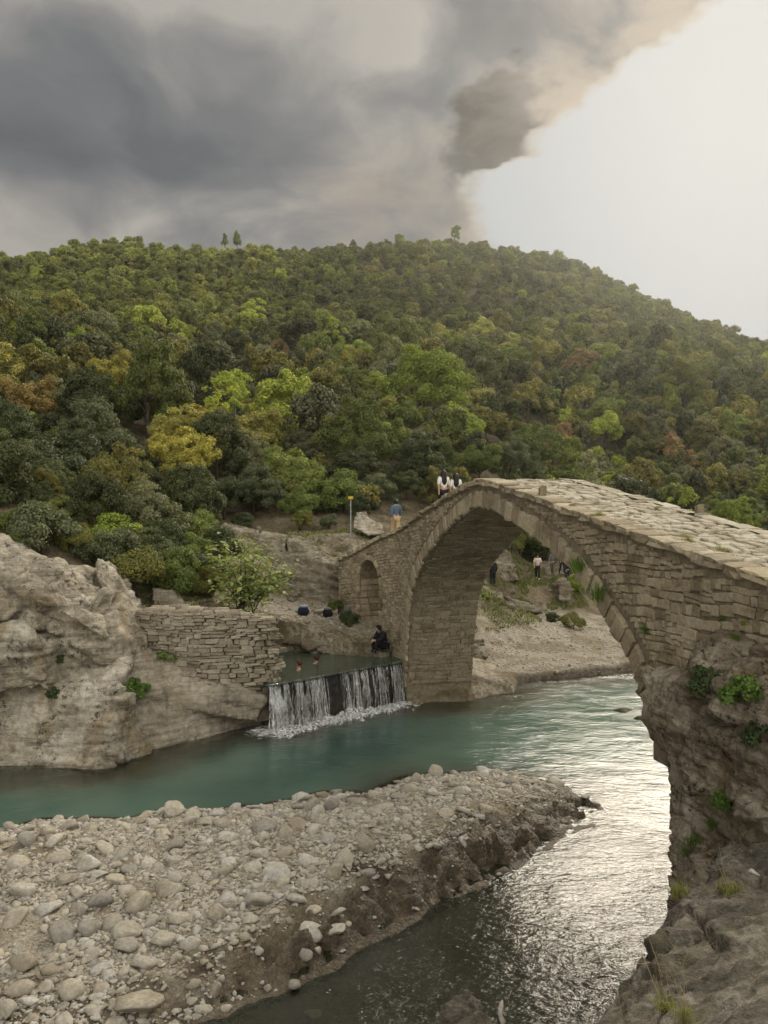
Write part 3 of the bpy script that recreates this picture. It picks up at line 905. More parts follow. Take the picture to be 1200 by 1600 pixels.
# sloping ledge slabs above the path
for (pp, lab) in [
    ([V(343, 822, 41), V(398, 836, 41), V(402, 860, 40.2), V(344, 850, 40.2)], 'flat ledge block at the left end of the ledge above the path'),
    ([V(402, 836, 41), V(444, 844, 41), V(446, 870, 40.2), V(404, 862, 40.2)], 'ledge block with a pale vertical face above the leafy sapling'),
    ([V(448, 844, 41), V(496, 855, 41), V(496, 876, 40), V(449, 872, 40.2)], 'right-hand ledge block nearest the bridge path'),
    ([V(375, 866, 39.6), V(510, 872, 39.4), V(510, 888, 38.8), V(380, 886, 38.8)], 'long low slab under the row of ledge blocks')]:
    o = rock('ledge_slab', [deep(pp, 1.6, 0.25)], 0.06, M_rock_back, 1, big=0.06, st_amt=0.05, st_freq=5.0, crack=0.06, fine=0.8, blk=0.3, flat=4.0)
    tag(o, lab, 'rock', 'ledge blocks above the path')
o = rock('boulder', [deep([V(553, 808, 44.0), V(566, 803, 44.5), V(598, 822, 44.0), V(597, 834, 43.4), V(575, 836, 43.2), V(551, 824, 43.4)], 1.5, -0.1)], 0.06, M_rock, 1, big=0.05, crack=0.06, fine=0.6, blk=0.2)
tag(o, 'long pale block of rock beside the yellow-topped post', 'boulder')
o = rock('boulder', [deep([V(556, 800, 45.6), V(572, 799, 45.6), V(576, 808, 45.2), V(558, 810, 45.2)], 0.9, -0.1)], 0.05, M_rock, 1, big=0.04, crack=0.05, fine=0.5, blk=0.15)
tag(o, 'small pale boulder behind the long block by the post', 'boulder')

# boulders and ledges seen through the arch
for (pp, dy_, lab) in [
    ([V(772, 862, 50), V(785, 856, 50.5), V(800, 866, 50.5), V(807, 888, 50), V(800, 897, 49.4), V(778, 892, 49), V(768, 876, 49.4)], 2.0, 'big rounded grey boulder behind the standing figure under the arch'),
    ([V(780, 892, 49.2), V(806, 896, 49.2), V(814, 908, 49), V(795, 912, 48.6), V(778, 905, 48.6)], 1.6, 'dark undercut boulder below the big rounded one'),
    ([V(848, 862, 57), V(866, 864, 57), V(876, 874, 57), V(872, 884, 56.4), V(846, 880, 56.4)], 2.0, 'pale boulder above the walkers seen through the arch'),
    ([V(838, 876, 56), V(880, 878, 56), V(884, 898, 55.4), V(838, 898, 55.4)], 2.0, 'brown rock shelf behind the walkers'),
    ([V(873, 908, 50), V(886, 904, 50.3), V(896, 922, 50), V(892, 938, 49.5), V(874, 938, 49.3)], 1.6, 'dark upright boulder on the grassy bank by the arch edge'),
    ([V(740, 918, 44.5), V(786, 926, 45), V(790, 938, 44.4), V(744, 934, 44)], 1.4, 'low rock ledge in the grass right of the pier'),
    ([V(790, 934, 45.5), V(846, 946, 46), V(850, 958, 45.4), V(792, 950, 45)], 1.4, 'long low ledge at the back of the gravel beach'),
    ([V(740, 948, 42.5), V(800, 958, 43), V(802, 968, 42.4), V(742, 962, 42)], 1.2, 'grass-topped low ledge beside the beach'),
    ([V(736, 1000, 37.2), V(756, 998, 37.4), V(760, 1010, 37), V(738, 1012, 36.8)], 0.8, 'flat stone slab at the pier corner, uppermost'),
    ([V(738, 1016, 36.2), V(764, 1018, 36.4), V(766, 1030, 36), V(740, 1030, 35.8)], 0.8, 'flat stone slab at the pier corner, middle'),
    ([V(742, 1034, 35.4), V(776, 1036, 35.4), V(778, 1050, 34.8), V(744, 1050, 34.8)], 0.9, 'flat stone slab at the pier corner, nearest the water')]:
    o = rock('boulder', [deep(pp, dy_, -0.2)], 0.08, M_rock_back, 1, big=0.12, crack=0.1, st_amt=0.05, fine=0.9, blk=0.4)
    tag(o, lab, 'boulder', 'boulders behind the arch')

# rock under the near end of the bridge
R1 = deep([V(1001, 1058, 13.3), V(1004, 1112, 12.9), V(1034, 1195, 12.3), V(1100, 1250, 11.2), V(1200, 1265, 9.9), V(1400, 1265, 9.2), V(1210, 1085, 9.6), V(1085, 1060, 11.7), V(1400, 1085, 8.8), V(1012, 1048, 14.0)], 4.0, 0, 1.2)
R2 = [V(1036, 1185, 12.7), V(1049, 1385, 12.5), V(1200, 1250, 10.0), V(1200, 1400, 9.9), V(1400, 1250, 9.4), Vector((4.75, 12.5, -0.6)), Vector((5.0, 10.4, -0.6)), Vector((9, 9.4, -0.6)), Vector((9.5, 15, -0.6)),
      Vector((6.5, 16, -0.6)), Vector((9.5, 15, 3.5)), Vector((6.3, 16, 3.0))]
R3 = deep([V(1082, 1035, 11.4), V(1130, 1006, 11.1), V(1220, 1002, 10.2), V(1330, 1000, 9.4), V(1330, 1080, 9.0), V(1210, 1088, 9.7), V(1120, 1080, 10.7), V(1086, 1062, 11.2)], 1.8, -0.1, 0.8)
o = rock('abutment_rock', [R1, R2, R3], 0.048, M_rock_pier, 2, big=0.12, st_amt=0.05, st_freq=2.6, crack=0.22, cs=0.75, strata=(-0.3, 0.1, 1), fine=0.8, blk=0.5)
tag(o, 'brown overhanging rock carrying the near end of the bridge', 'rock')

# rock in the foreground the viewer stands on
F1 = [V(1056, 1402, 7.6), V(1008, 1482, 6.4), V(940, 1606, 4.9), V(1072, 1380, 8.0), V(1200, 1440, 5.6), V(1200, 1600, 3.7), V(1050, 1600, 4.2), Vector((2.4, 0, 5.5)), Vector((0.2, -1.2, 5.6)), Vector((-1.4, 0, 4.8)),
      Vector((8, 0, 5.7)), Vector((8, 7, 4.2)), Vector((4.5, 8.6, 3.2)), Vector((2.2, 8.0, -0.6)), Vector((0.2, 5.0, -0.6)), Vector((-3, 1, -0.6)), Vector((-3, -2, -0.6)), Vector((9, -2, -0.6)), Vector((9, 9, -0.6)),
      Vector((4.6, 9.2, -0.6)), V(1130, 1400, 6.9)]
F2 = deep([V(1092, 1352, 8.9), V(1130, 1326, 8.9), V(1210, 1318, 8.6), V(1330, 1300, 8.4), V(1330, 1400, 7.4), V(1180, 1390, 7.6), V(1095, 1388, 8.2)], 1.2, -0.6, 1.0)
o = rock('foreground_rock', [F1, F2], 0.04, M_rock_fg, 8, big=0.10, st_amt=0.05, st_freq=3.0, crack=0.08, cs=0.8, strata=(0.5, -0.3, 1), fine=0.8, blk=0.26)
tag(o, 'dark grey weathered rock in the bottom right corner', 'rock')

# mud lump and small rocks standing in the river
o = rock('mud_bank', [deep([wp(660, 1610, 0.15) + (0.12,), wp(690, 1578, 0.1) + (0.2,), wp(730, 1560, 0.1) + (0.22,), wp(775, 1590, 0.1) + (0.12,), wp(780, 1640, 0.1) + (0.2,), wp(660, 1660, 0.1) + (0.2,)], -0.2, -0.5)],
         0.035, M_rock_fg, 2, big=0.06, crack=0.05, fine=0.9, blk=0.15)
tag(o, 'dark muddy lump breaking the water at the bottom edge', 'rock')
for (u, v, r, lab) in [(975, 1110, 0.32, 'low wet rock in the white riffle beside the near abutment'), (1000, 1122, 0.2, 'small wet rock right of the riffle rock')]:
    p = W(u, v)
    o = rock('river_rock', [[p + Vector((r * a, r * b, r * c_)) for a, b, c_ in [(-1.3, 0, 0), (1.3, 0.2, 0), (0, 1, 0), (0, -1, 0), (-.5, -.4, .4), (.6, .3, .35), (0, 0, -.6)]]], 0.04, M_rock_fg, 2, big=0.03, crack=0.02, fine=0.4, blk=0.1)
    tag(o, lab, 'rock')
# ================================================================== THE BRIDGE
BW = 2.72
_tt = np.arange(-20, 24.01, 0.05)
_A1 = math.atan2(-0.972, 0.235)
_A2 = math.atan2(-0.866, 0.5)
_ang = _A2 + (_A1 - _A2) * sstep(_tt, -9.9, -8.2)
_px = np.concatenate([[0], np.cumsum(np.cos(_ang[:-1]) * 0.05)])
_py = np.concatenate([[0], np.cumsum(np.sin(_ang[:-1]) * 0.05)])
_px += 2.62 - np.interp(0, _tt, _px)
_py += 22.5 - np.interp(0, _tt, _py)


def bN(t):
    return np.array([np.interp(t, _tt, _px), np.interp(t, _tt, _py)])


def bd(t):
    a = np.interp(t, _tt, _ang)
    return np.array([math.cos(a), math.sin(a)])


def bn(t):
    d = bd(t)
    return np.array([-d[1], d[0]])


def bpos(t, w, z):
    p = bN(t) + bn(t) * w
    return Vector((p[0], p[1], z))


TOP = [(-19, 5.1), (-14.3, 5.25), (-12.4, 5.78), (-10.6, 6.36), (-9.14, 6.67), (-7, 7.1), (-3.03, 7.87), (-1.1, 8.22), (0.28, 8.38), (1.4, 8.30), (4.38, 7.80), (6.29, 7.45), (8.72, 7.07), (10.55, 6.74), (11.97, 6.5), (16, 5.95), (22, 5.5)]
INT = [(-7.52, 0.6), (-7.4, 1.3), (-7.27, 2.3), (-7.05, 3.3), (-6.65, 4.2), (-6.05, 4.95), (-5.2, 5.55), (-4.2, 6.08), (-3.2, 6.52), (-2.2, 6.90), (-1.2, 7.22), (-0.3, 7.44), (0.35, 7.55), (1.0, 7.52), (1.9, 7.40), (2.9, 7.15), (4.0, 6.86), (5.0, 6.58),
       (6.0, 6.22), (6.9, 5.72), (7.6, 5.25), (8.3, 4.72), (8.8, 4.2), (9.1, 3.6)]
ta, za = np.array(TOP).T
ti, zi_ = np.array(INT).T


def smooth_tab(t, a, b):
    g = np.arange(a[0], a[-1] + .01, 0.05)
    v = np.interp(g, a, b)
    k = np.ones(9) / 9
    vp = np.r_[np.full(4, v[0]), v, np.full(4, v[-1])]
    return g, np.convolve(vp, k, 'valid')


_tg, _tz = smooth_tab(0, ta, za)


def ztop(t):
    return np.interp(t, _tg, _tz)


def zint(t):
    return np.interp(t, ti, zi_)


SA0, SA1, SAS, SAT = -12.2, -10.36, 4.25, 5.32       # small relief arch: jambs, spring, crown


def zsmall(t):
    m = (SA0 + SA1) / 2
    k = np.abs(t - m) / ((SA1 - SA0) / 2)
    return SAS + (SAT - SAS) * np.sqrt(np.clip(1 - k ** 1.8, 0, 1))


# intrados as a polyline by arc length for voussoirs
_fine_t = np.linspace(ti[0], ti[-1], 600)
_fine_z = np.interp(_fine_t, ti, zi_)
for _ in range(60):
    _fine_z[1:-1] = 0.25 * _fine_z[:-2] + 0.5 * _fine_z[1:-1] + 0.25 * _fine_z[2:]
_arc = np.r_[0, np.cumsum(np.hypot(np.diff(_fine_t), np.diff(_fine_z)))]


def arc(s):
    t = np.interp(s, _arc, _fine_t)
    z = np.interp(s, _arc, _fine_z)
    e = 0.05
    t1, t0 = np.interp(s + e, _arc, _fine_t), np.interp(s - e, _arc, _fine_t)
    z1, z0 = np.interp(s + e, _arc, _fine_z), np.interp(s - e, _arc, _fine_z)
    tx, tz = t1 - t0, z1 - z0
    l = math.hypot(tx, tz)
    return t, z, tx / l, tz / l


def zint_s(t):
    return np.interp(t, _fine_t, _fine_z)


bridge = empty('stone_bridge', (2.62, 22.5, 0))
tag(bridge, 'old humpbacked stone footbridge with one tall arch over the river', 'bridge')
BO = Vector((2.62, 22.5, 0))

# core masonry mass
cols = []
BASE = -0.8
for t in list(np.arange(-14.3, SA0, 0.25)) + [SA0]:
    cols.append((t, BASE))
for t in np.linspace(SA0, SA1, 15):
    cols.append((t, float(zsmall(t))))
for t in list(np.arange(SA1, -7.52, 0.25)) + [-7.52]:
    cols.append((t, BASE))
for t in np.linspace(-7.52, 9.1, 140):
    cols.append((t, float(zint_s(t))))
cols.append((9.1, 3.0))
for t in np.arange(9.3, 22.1, 0.3):
    cols.append((t, 3.0))
vs, fs = [], []
INS = 0.035
for t, zl in cols:
    zt = float(ztop(t)) - 0.10
    vs += [bpos(t, INS, zl) - BO, bpos(t, INS, zt) - BO, bpos(t, BW - INS, zt) - BO, bpos(t, BW - INS, zl) - BO]
for i in range(len(cols) - 1):
    a, b = i * 4, i * 4 + 4
    same = abs(cols[i][0] - cols[i + 1][0]) < 1e-6
    if not same:
        fs += [[a, b, b + 1, a + 1], [a + 1, b + 1, b + 2, a + 2], [a + 2, b + 2, b + 3, a + 3]]
    fs += [[a + 3, b + 3, b, a]]
fs += [[0, 1, 2, 3], [len(vs) - 1, len(vs) - 2, len(vs) - 3, len(vs) - 4]]
o = link('core_masonry', mesh_np('core_masonry', vs, fs, M_mortar), bridge)


# unit blocks: x length, y depth (front at -1), z height
def make_block(seed, ch=0.12, jit=0.2):
    r = np.random.RandomState(seed)
    c = [(-.5, -.5), (.5, -.5), (.5, .5), (-.5, .5)]
    c = [(a + r.uniform(-jit, jit) * .5, b + r.uniform(-jit, jit) * .6) for a, b in c]
    mid = [((c[i][0] + c[(i + 1) % 4][0]) / 2 * r.uniform(0.96, 1.03), (c[i][1] + c[(i + 1) % 4][1]) / 2 * r.uniform(0.92, 1.04)) for i in range(4)]
    ring = [c[0], mid[0], c[1], mid[1], c[2], mid[2], c[3], mid[3]]
    # round the corners a little
    ring = [(a * (0.95 if i % 2 == 0 else 1), b * (0.93 if i % 2 == 0 else 1)) for i, (a, b) in enumerate(ring)]
    v, f = [], []
    for (a, b) in ring:
        v.append((a, 0.3, b))
    for (a, b) in ring:
        v.append((a, -0.72 + r.uniform(-.1, .1), b))
    for (a, b) in ring:
        v.append((a * (1 - ch), -1 + r.uniform(-.12, .12), b * (1 - ch * 1.6)))
    v.append((r.uniform(-.1, .1), -1.06 + r.uniform(-.1, .14), r.uniform(-.1, .1)))
    for L in (0, 8):
        for i in range(8):
            j = (i + 1) % 8
            f.append([L + i, L + j, L + 8 + j, L + 8 + i])
    for i in range(8):
        f.append([16 + i, 16 + (i + 1) % 8, 24])
    return np.array(v), f


BLK = [make_block(s) for s in range(14)]
BLK_ME = {}


def block_me(k, mat):
    key = (k, mat.name)
    if key not in BLK_ME:
        BLK_ME[key] = mesh_np('block', BLK[k][0], BLK[k][1], mat)
    return BLK_ME[key]


def frame(X, Y, Z, pos):
    M = Matrix.Identity(4)
    for i, c_ in enumerate((X, Y, Z)):
        for j in range(3):
            M[j][i] = c_[j]
    for j in range(3):
        M[j][3] = pos[j]
    return M


def put(name, k, mat, M, parent):
    o = link(name, block_me(k, mat), parent)
    o.matrix_local = M
    return o


def vd(a, z=0.0):
    return Vector((a[0], a[1], z))


# --- voussoirs of the main arch
RING = 0.50
s = 0.0
nv = 0
while s < _arc[-1] - 0.1:
    t, z, tx, tz = arc(s)
    L = random.uniform(0.20, 0.34) if t < 0.5 else random.uniform(0.24, 0.42)
    t, z, tx, tz = arc(s + L / 2)
    d = bd(t)
    X = vd(d * tx, tz)
    Zr = vd(d * (-tz), tx)
    hgt_ = RING * random.uniform(0.93, 1.03) * (1.25 if t < -5.5 else 1.0)
    c_ = bpos(t, 0.0, z) + Zr * (hgt_ / 2 - 0.02) - BO
    put('voussoir', random.randrange(14), M_stone, frame(X * (L - 0.02), vd(bn(t)) * random.uniform(0.055, 0.085), Zr * hgt_, c_), bridge)
    s += L
    nv += 1

# --- soffit stones under the arch
sof = []
s = 0.12
while s < _arc[-1] * 0.66:
    L = random.uniform(0.11, 0.22)
    t, z, tx, tz = arc(s + L / 2)
    d, n = bd(t), bn(t)
    w = random.uniform(-0.2, 0.0) + 0.28
    while w < BW - 0.05:
        l = random.uniform(0.16, 0.46)
        l = min(l, BW - 0.02 - w)
        if l > 0.06:
            a_ = random.gauss(0, .05)
            X = vd(n) * math.cos(a_) + vd(d * tx, tz) * math.sin(a_)
            Zr = vd(d * tx, tz) * math.cos(a_) - vd(n) * math.sin(a_)
            Yr = vd(d * (-tz), tx)
            sof.append((l * L, frame(X * (l - 0.004) * 1.04, Yr * random.uniform(0.02, 0.06), Zr * (L * random.uniform(.95, 1.08)), bpos(t, w + l / 2, z) - BO)))
        w += l
    s += L
sof.sort(key=lambda q: -q[0])
for _, M in sof[:300]:
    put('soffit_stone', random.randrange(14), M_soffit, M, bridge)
v_, f_ = joined(BLK, [(random.randrange(14), M) for _, M in sof[300:]])
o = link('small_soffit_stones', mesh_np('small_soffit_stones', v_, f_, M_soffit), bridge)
o['kind'] = 'stuff'


# --- outer ring groove is left by the gap; spandrel facing stones follow
def ring_out(t):
    """height of the outer line of the voussoir ring above station t"""
    return np.interp(t, _ro_t, _ro_z)


_ro = []
for q in np.linspace(0, _arc[-1], 300):
    t, z, tx, tz = arc(q)
    h_ = RING * (1.25 if t < -5.5 else 1.0) + 0.06
    _ro.append((t - tz * h_, z + tx * h_))
_ro.sort()
_ro_t, _ro_z = np.array(_ro).T
_ro_lo, _ro_hi = _ro_t[0], _ro_t[-1]


def in_face(t, z):
    if z > ztop(t) - 0.24 or z < -0.3:
        return False
    if t < -14.25:
        return False
    if _ro_lo < t < _ro_hi and z < ring_out(t) + 0.02:
        return False
    if SA0 - 0.2 < t < SA1 + 0.2:
        m = (SA0 + SA1) / 2
        k = (t - m) / ((SA1 - SA0) / 2 + 0.2)
        if z < SAS + (SAT + 0.2 - SAS) * math.sqrt(max(0, 1 - abs(k) ** 1.8)):
            return False
    if t > 9.2 and z < 3.5:
        return False
    return True


face_st = []


def try_stone(t0, t1, z0, z1, lvl=0):
    cn = [(t0, z0), (t1, z0), (t1, z1), (t0, z1), ((t0 + t1) / 2, z0), ((t0 + t1) / 2, z1)]
    k = sum(in_face(*q) for q in cn)
    if k == 6:
        face_st.append((t0, t1, z0, z1))
    elif k > 0 and lvl < 3:
        tm, zm = (t0 + t1) / 2, (z0 + z1) / 2
        for a, b in ((t0, tm), (tm, t1)):
            if z1 - z0 > 0.14:
                try_stone(a, b, z0, zm, lvl + 1)
                try_stone(a, b, zm, z1, lvl + 1)
            else:
                try_stone(a, b, z0, z1, lvl + 1)


def wob(t, z):
    return 0.07 * math.sin(t * 0.9 + z * 1.7) + 0.045 * math.sin(t * 2.3 + z * 3.1 + 1.0)


def course(t0, t1, z, h_, lmin, lmax):
    t = t0 - random.random() * 0.3
    while t < t1:
        l = random.uniform(lmin, lmax) * (1.0 if random.random() < .8 else 1.5)
        l = max(l, h_ * 0.8)
        a, b = max(t, t0), t + l
        dz_ = wob((a + b) / 2, z)
        k = random.random()
        if k < 0.22 and h_ > 0.15:
            f_ = random.uniform(.35, .65)
            try_stone(a, b, z + dz_, z + dz_ + h_ * f_)
            m_ = a + (b - a) * random.uniform(.35, .65)
            try_stone(a, m_, z + dz_ + h_ * f_, z + dz_ + h_)
            try_stone(m_, b, z + dz_ + h_ * f_, z + dz_ + h_)
        elif k < 0.34 and h_ > 0.13:
            try_stone(a, b, z + dz_, z + dz_ + h_ * .5)
            try_stone(a, b, z + dz_ + h_ * .5, z + dz_ + h_)
        else:
            try_stone(a, b, z + dz_, z + dz_ + h_ * random.uniform(.86, 1.0))
        t += l


z = 0.3
while z < 8.4:                                   # left of the arch: small coursed rubble
    h_ = random.uniform(0.07, 0.14)
    course(-14.24, 0.3, z, h_, 0.10, 0.30)
    z += h_
z = 3.4
while z < 8.4:                                   # right of the crown: bigger courses
    h_ = random.uniform(0.07, 0.20)
    course(0.3, 15, z, h_, 0.11, 0.36)
    z += h_


def stone_M(t0, t1, z0, z1):
    t = (t0 + t1) / 2
    z = (z0 + z1) / 2
    d, n = bd(t), bn(t)
    a = random.gauss(0, 0.07)
    X = vd(d * math.cos(a), math.sin(a))
    Z = vd(d * -math.sin(a), math.cos(a))
    return frame(X * (t1 - t0 - 0.004) * random.uniform(.98, 1.06), vd(n) * random.uniform(0.02, 0.055), Z * (z1 - z0 - 0.002) * random.uniform(1.0, 1.10), bpos(t, INS - 0.005, z) - BO)


def app(q):
    t = (q[0] + q[1]) / 2
    return (q[3] - q[2]) * (q[1] - q[0]) / bN(t)[1] ** 2 * (1 if bN(t)[0] / bN(t)[1] < 0.56 else 0.02)


face_st.sort(key=app, reverse=True)
for q in face_st[:300]:
    put('facing_stone', random.randrange(14), M_stone, stone_M(*q), bridge)
v_, f_ = joined(BLK, [(random.randrange(14), stone_M(*q)) for q in face_st[300:]])
o = link('small_facing_stones', mesh_np('small_facing_stones', v_, f_, M_stone), bridge)
o['kind'] = 'stuff'

# small relief arch ring and jamb stones
m_ = (SA0 + SA1) / 2
for side_ in (-1, 1):
    z = 1.9
    while z < SAS - 0.1:
        h_ = random.uniform(0.2, 0.34)
        t = m_ + side_ * ((SA1 - SA0) / 2 + 0.10)
        put('arch_ring_stone', random.randrange(14), M_stone, frame(vd(bd(t)) * 0.2, vd(bn(t)) * 0.09, Vector((0, 0, h_ - .015)), bpos(t, 0, z + h_ / 2) - BO), bridge)
        # jamb faces
        w = 0.05
        tj = m_ + side_ * (SA1 - SA0) / 2
        while w < BW - 0.2:
            l = random.uniform(0.3, 0.6)
            put('jamb_stone', random.randrange(14), M_stone, frame(vd(bn(tj)) * (l - .02), vd(bd(tj)) * side_ * 0.05, Vector((0, 0, h_ - .015)), bpos(tj, w + l / 2, z + h_ / 2) - BO), bridge)
            w += l
        z += h_
for k in range(9):
    a = math.pi * (k + 0.5) / 9
    rx = (SA1 - SA0) / 2 + 0.1
    tt_ = m_ - math.cos(a) * rx
    zz_ = SAS + math.sin(a) * (SAT - SAS + 0.1)
    d = bd(tt_)
    tx, tz = math.sin(a) * rx, math.cos(a) * (SAT - SAS)
    l_ = math.hypot(tx, tz)
    tx, tz = tx / l_, tz / l_
    put('arch_ring_stone', random.randrange(14), M_stone, frame(vd(d * tx, tz) * 0.36, vd(bn(tt_)) * 0.08, vd(d * -tz, tx) * 0.2, bpos(tt_, 0, zz_) - BO), bridge)

# --- kerb stones along both edges
for sidew, nm in ((0.0, 'kerb_stone'), (BW, 'kerb_stone')):
    t = -14.3
    while t < 15:
        l = random.uniform(0.32, 0.62)
        tm = t + l / 2
        sl = (float(ztop(t + l)) - float(ztop(t))) / l
        d, n = bd(tm), bn(tm)
        X = vd(d, sl).normalized()
        Z = X.cross(vd(n)) * -1
        if Z.z < 0:
            Z = -Z
        hk = random.uniform(0.20, 0.25) if tm > -2 and tm < 2.5 else random.uniform(0.15, 0.22)
        dirn = 1 if sidew == 0 else -1
        wk = random.uniform(0.30, 0.40)
        pos_ = bpos(tm, sidew + dirn * (wk - 0.09), float(ztop(tm)) - hk / 2 + random.uniform(-.012, .02)) - BO
        put(nm, random.randrange(14), M_deck if sidew else M_stone, frame(X * (l - 0.018), vd(n) * dirn * wk, Z * hk, pos_), bridge)
        t += l

# --- paving stones
pave = []
t = -14.2
while t < 14.5:
    l = random.uniform(0.13, 0.30)
    w = 0.2
    while w < BW - 0.22:
        b = min(random.uniform(0.14, 0.48), BW - 0.19 - w)
        if b > 0.05:
            pave.append((t + random.uniform(-.10, .10), l * random.uniform(.75, 1.08), w, b))
        w += b
    t += l


def pave_M(t, l, w, b):
    tm = t + l / 2
    sl = (float(ztop(tm + .3)) - float(ztop(tm - .3))) / .6
    d, n = bd(tm), bn(tm)
    a = random.gauss(0, 0.06)
    X0 = vd(d, sl + random.gauss(0, .025)).normalized()
    N0 = vd(n, random.gauss(0, .02))
    X = X0 * math.cos(a) + N0 * math.sin(a)
    N = N0 * math.cos(a) - X0 * math.sin(a)
    Zup = X0.cross(N0)
    if Zup.z < 0:
        Zup = -Zup
    return frame(X * (l - .003) * 1.05, Zup * -random.uniform(0.035, 0.085), N * (b - .015), bpos(tm, w + b / 2, float(ztop(tm)) - 0.085) - BO)


pave.sort(key=lambda q: (0 if bN(q[0])[0] / bN(q[0])[1] < 0.56 and q[0] > -1 else 1, -q[0]))
for q in pave[:300]:
    put('paving_stone', random.randrange(14), M_deck, pave_M(*q), bridge)
v_, f_ = joined(BLK, [(random.randrange(14), pave_M(*q)) for q in pave[300:]])
o = link('far_paving_stones', mesh_np('far_paving_stones', v_, f_, M_deck), bridge)
o['kind'] = 'stuff'

# two stub posts left of the parapet
for (t, w) in ((4.3, 0.12), (6.9, BW - 0.12)):
    put('stub_post', 3, M_stone, frame(vd(bd(t)) * 0.13, vd(bn(t)) * 0.12, Vector((0, 0, 0.28)), bpos(t, w + (0.08 if w < 1 else 0.0), float(ztop(t)) + 0.06) - BO), bridge)

# ================================================================== RUINED WALL LEFT OF THE WEIR
ruin = empty('ruined_wall', (-6.0, 26.2, 0))
tag(ruin, 'ruined dry-stone wall of thin courses between big rock and waterfall', 'wall')
RO = Vector((-6.0, 26.2, 0))
UA, UB = -8.55, -3.62


def ruin_pt(x, inw=0.0):
    k = (x - UA) / (UB - UA)
    y = 26.35 - 0.75 * math.sin(math.pi * min(max(k, 0), 1)) + 0.35 * k
    dx_ = 1.0
    dy_ = (-0.75 * math.pi * math.cos(math.pi * k) + 0.35) / (UB - UA)
    l = math.hypot(dx_, dy_)
    nrm_ = Vector((-dy_ / l, dx_ / l, 0))
    return Vector((x, y, 0)) + nrm_ * inw, Vector((dx_ / l, dy_ / l, 0)), nrm_


def ruin_top(x):
    return 3.72 + 0.30 * math.sin((x - UA) / (UB - UA) * math.pi) + (0.12 if x < -7.2 else 0) - 0.10 * (x + 6) / 2.4


def ruin_bot(x):
    return float(np.interp(x, [-8.6, -7.8, -6.6, -5.4, -4.6, -3.6], [2.4, 2.1, 1.55, 1.05, 0.8, 0.65]))


vs, fs = [], []
N_ = 26
for i in range(N_):
    x = UA + 0.1 + (UB - UA - 0.35) * i / (N_ - 1)
    p0, _, _ = ruin_pt(x, 0.06)
    p1, _, _ = ruin_pt(x, 1.0)
    vs += [p0 + Vector((0, 0, 0.2)) - RO, p0 + Vector((0, 0, ruin_top(x) - .1)) - RO, p1 + Vector((0, 0, ruin_top(x) - .1)) - RO, p1 + Vector((0, 0, 0.2)) - RO]
for i in range(N_ - 1):
    a, b = i * 4, i * 4 + 4
    fs += [[a, b, b + 1, a + 1], [a + 1, b + 1, b + 2, a + 2], [a + 2, b + 2, b + 3, a + 3]]
fs += [[0, 1, 2, 3], [len(vs) - 1, len(vs) - 2, len(vs) - 3, len(vs) - 4]]
link('core_rubble', mesh_np('core_rubble', vs, fs, M_mortar), ruin)
z = 0.6
while z < 4.1:
    h_ = random.choice([0.08, 0.11, 0.13, 0.16, 0.20])
    end = UB + random.uniform(-0.22, 0.10) - 0.12 * abs(z - 2.2)
    x = UA - random.random() * 0.3
    while x < end - 0.08:
        l = min(random.uniform(0.14, 0.55), end - x)
        xm = x + l / 2
        tilt = -0.035 - 0.05 * (xm + 6) / 2.4
        zz = z + h_ / 2 + 0.10 * math.sin((xm - UA) / (UB - UA) * math.pi) - 0.05 * (xm + 6) + 0.03 * math.sin(xm * 3.1 + z * 2) + random.gauss(0, .008)
        if zz - h_ / 2 > ruin_bot(xm) - 0.12 and zz + h_ / 2 < ruin_top(xm) + 0.04 and l > 0.08:
            p, d, n = ruin_pt(xm, 0.0)
            X = (d + Vector((0, 0, tilt + random.gauss(0, .02)))).normalized()
            put('wall_stone', random.randrange(14), M_wall, frame(X * (l - .004) * 1.03, n * random.uniform(0.03, 0.13), Vector((0, 0, h_ * random.uniform(.95, 1.1))), p + Vector((0, 0, zz)) - RO), ruin)
        x += l
    # ragged end face
    w = 0.05
    while w < 0.9:
        l = random.uniform(0.25, 0.5)
        p, d, n = ruin_pt(end - 0.02, w + l / 2)
        zz = z + h_ / 2 - 0.05 * (end + 6)
        if zz > ruin_bot(end) and zz + h_ / 2 < ruin_top(end):
            put('end_stone', random.randrange(14), M_wall, frame(n * (l - .015), -d * random.uniform(.2, .3), Vector((0, 0, h_ - .012)), p + Vector((0, 0, zz)) - RO), ruin)
        w += l
    z += h_
x = UA
while x < UB - 0.3:                               # uneven capping stones
    l = random.uniform(0.28, 0.6)
    w = 0.0
    while w < 0.9:
        b = random.uniform(0.3, 0.5)
        p, d, n = ruin_pt(x + l / 2, w + b / 2)
        put('cap_stone', random.randrange(14), M_wall, frame(d * (l - .02), Vector((0, 0, -1)) * random.uniform(.10, .2), n * (b - .02), p + Vector((0, 0, ruin_top(x + l / 2) - 0.09)) - RO), ruin)
        w += b
    x += l

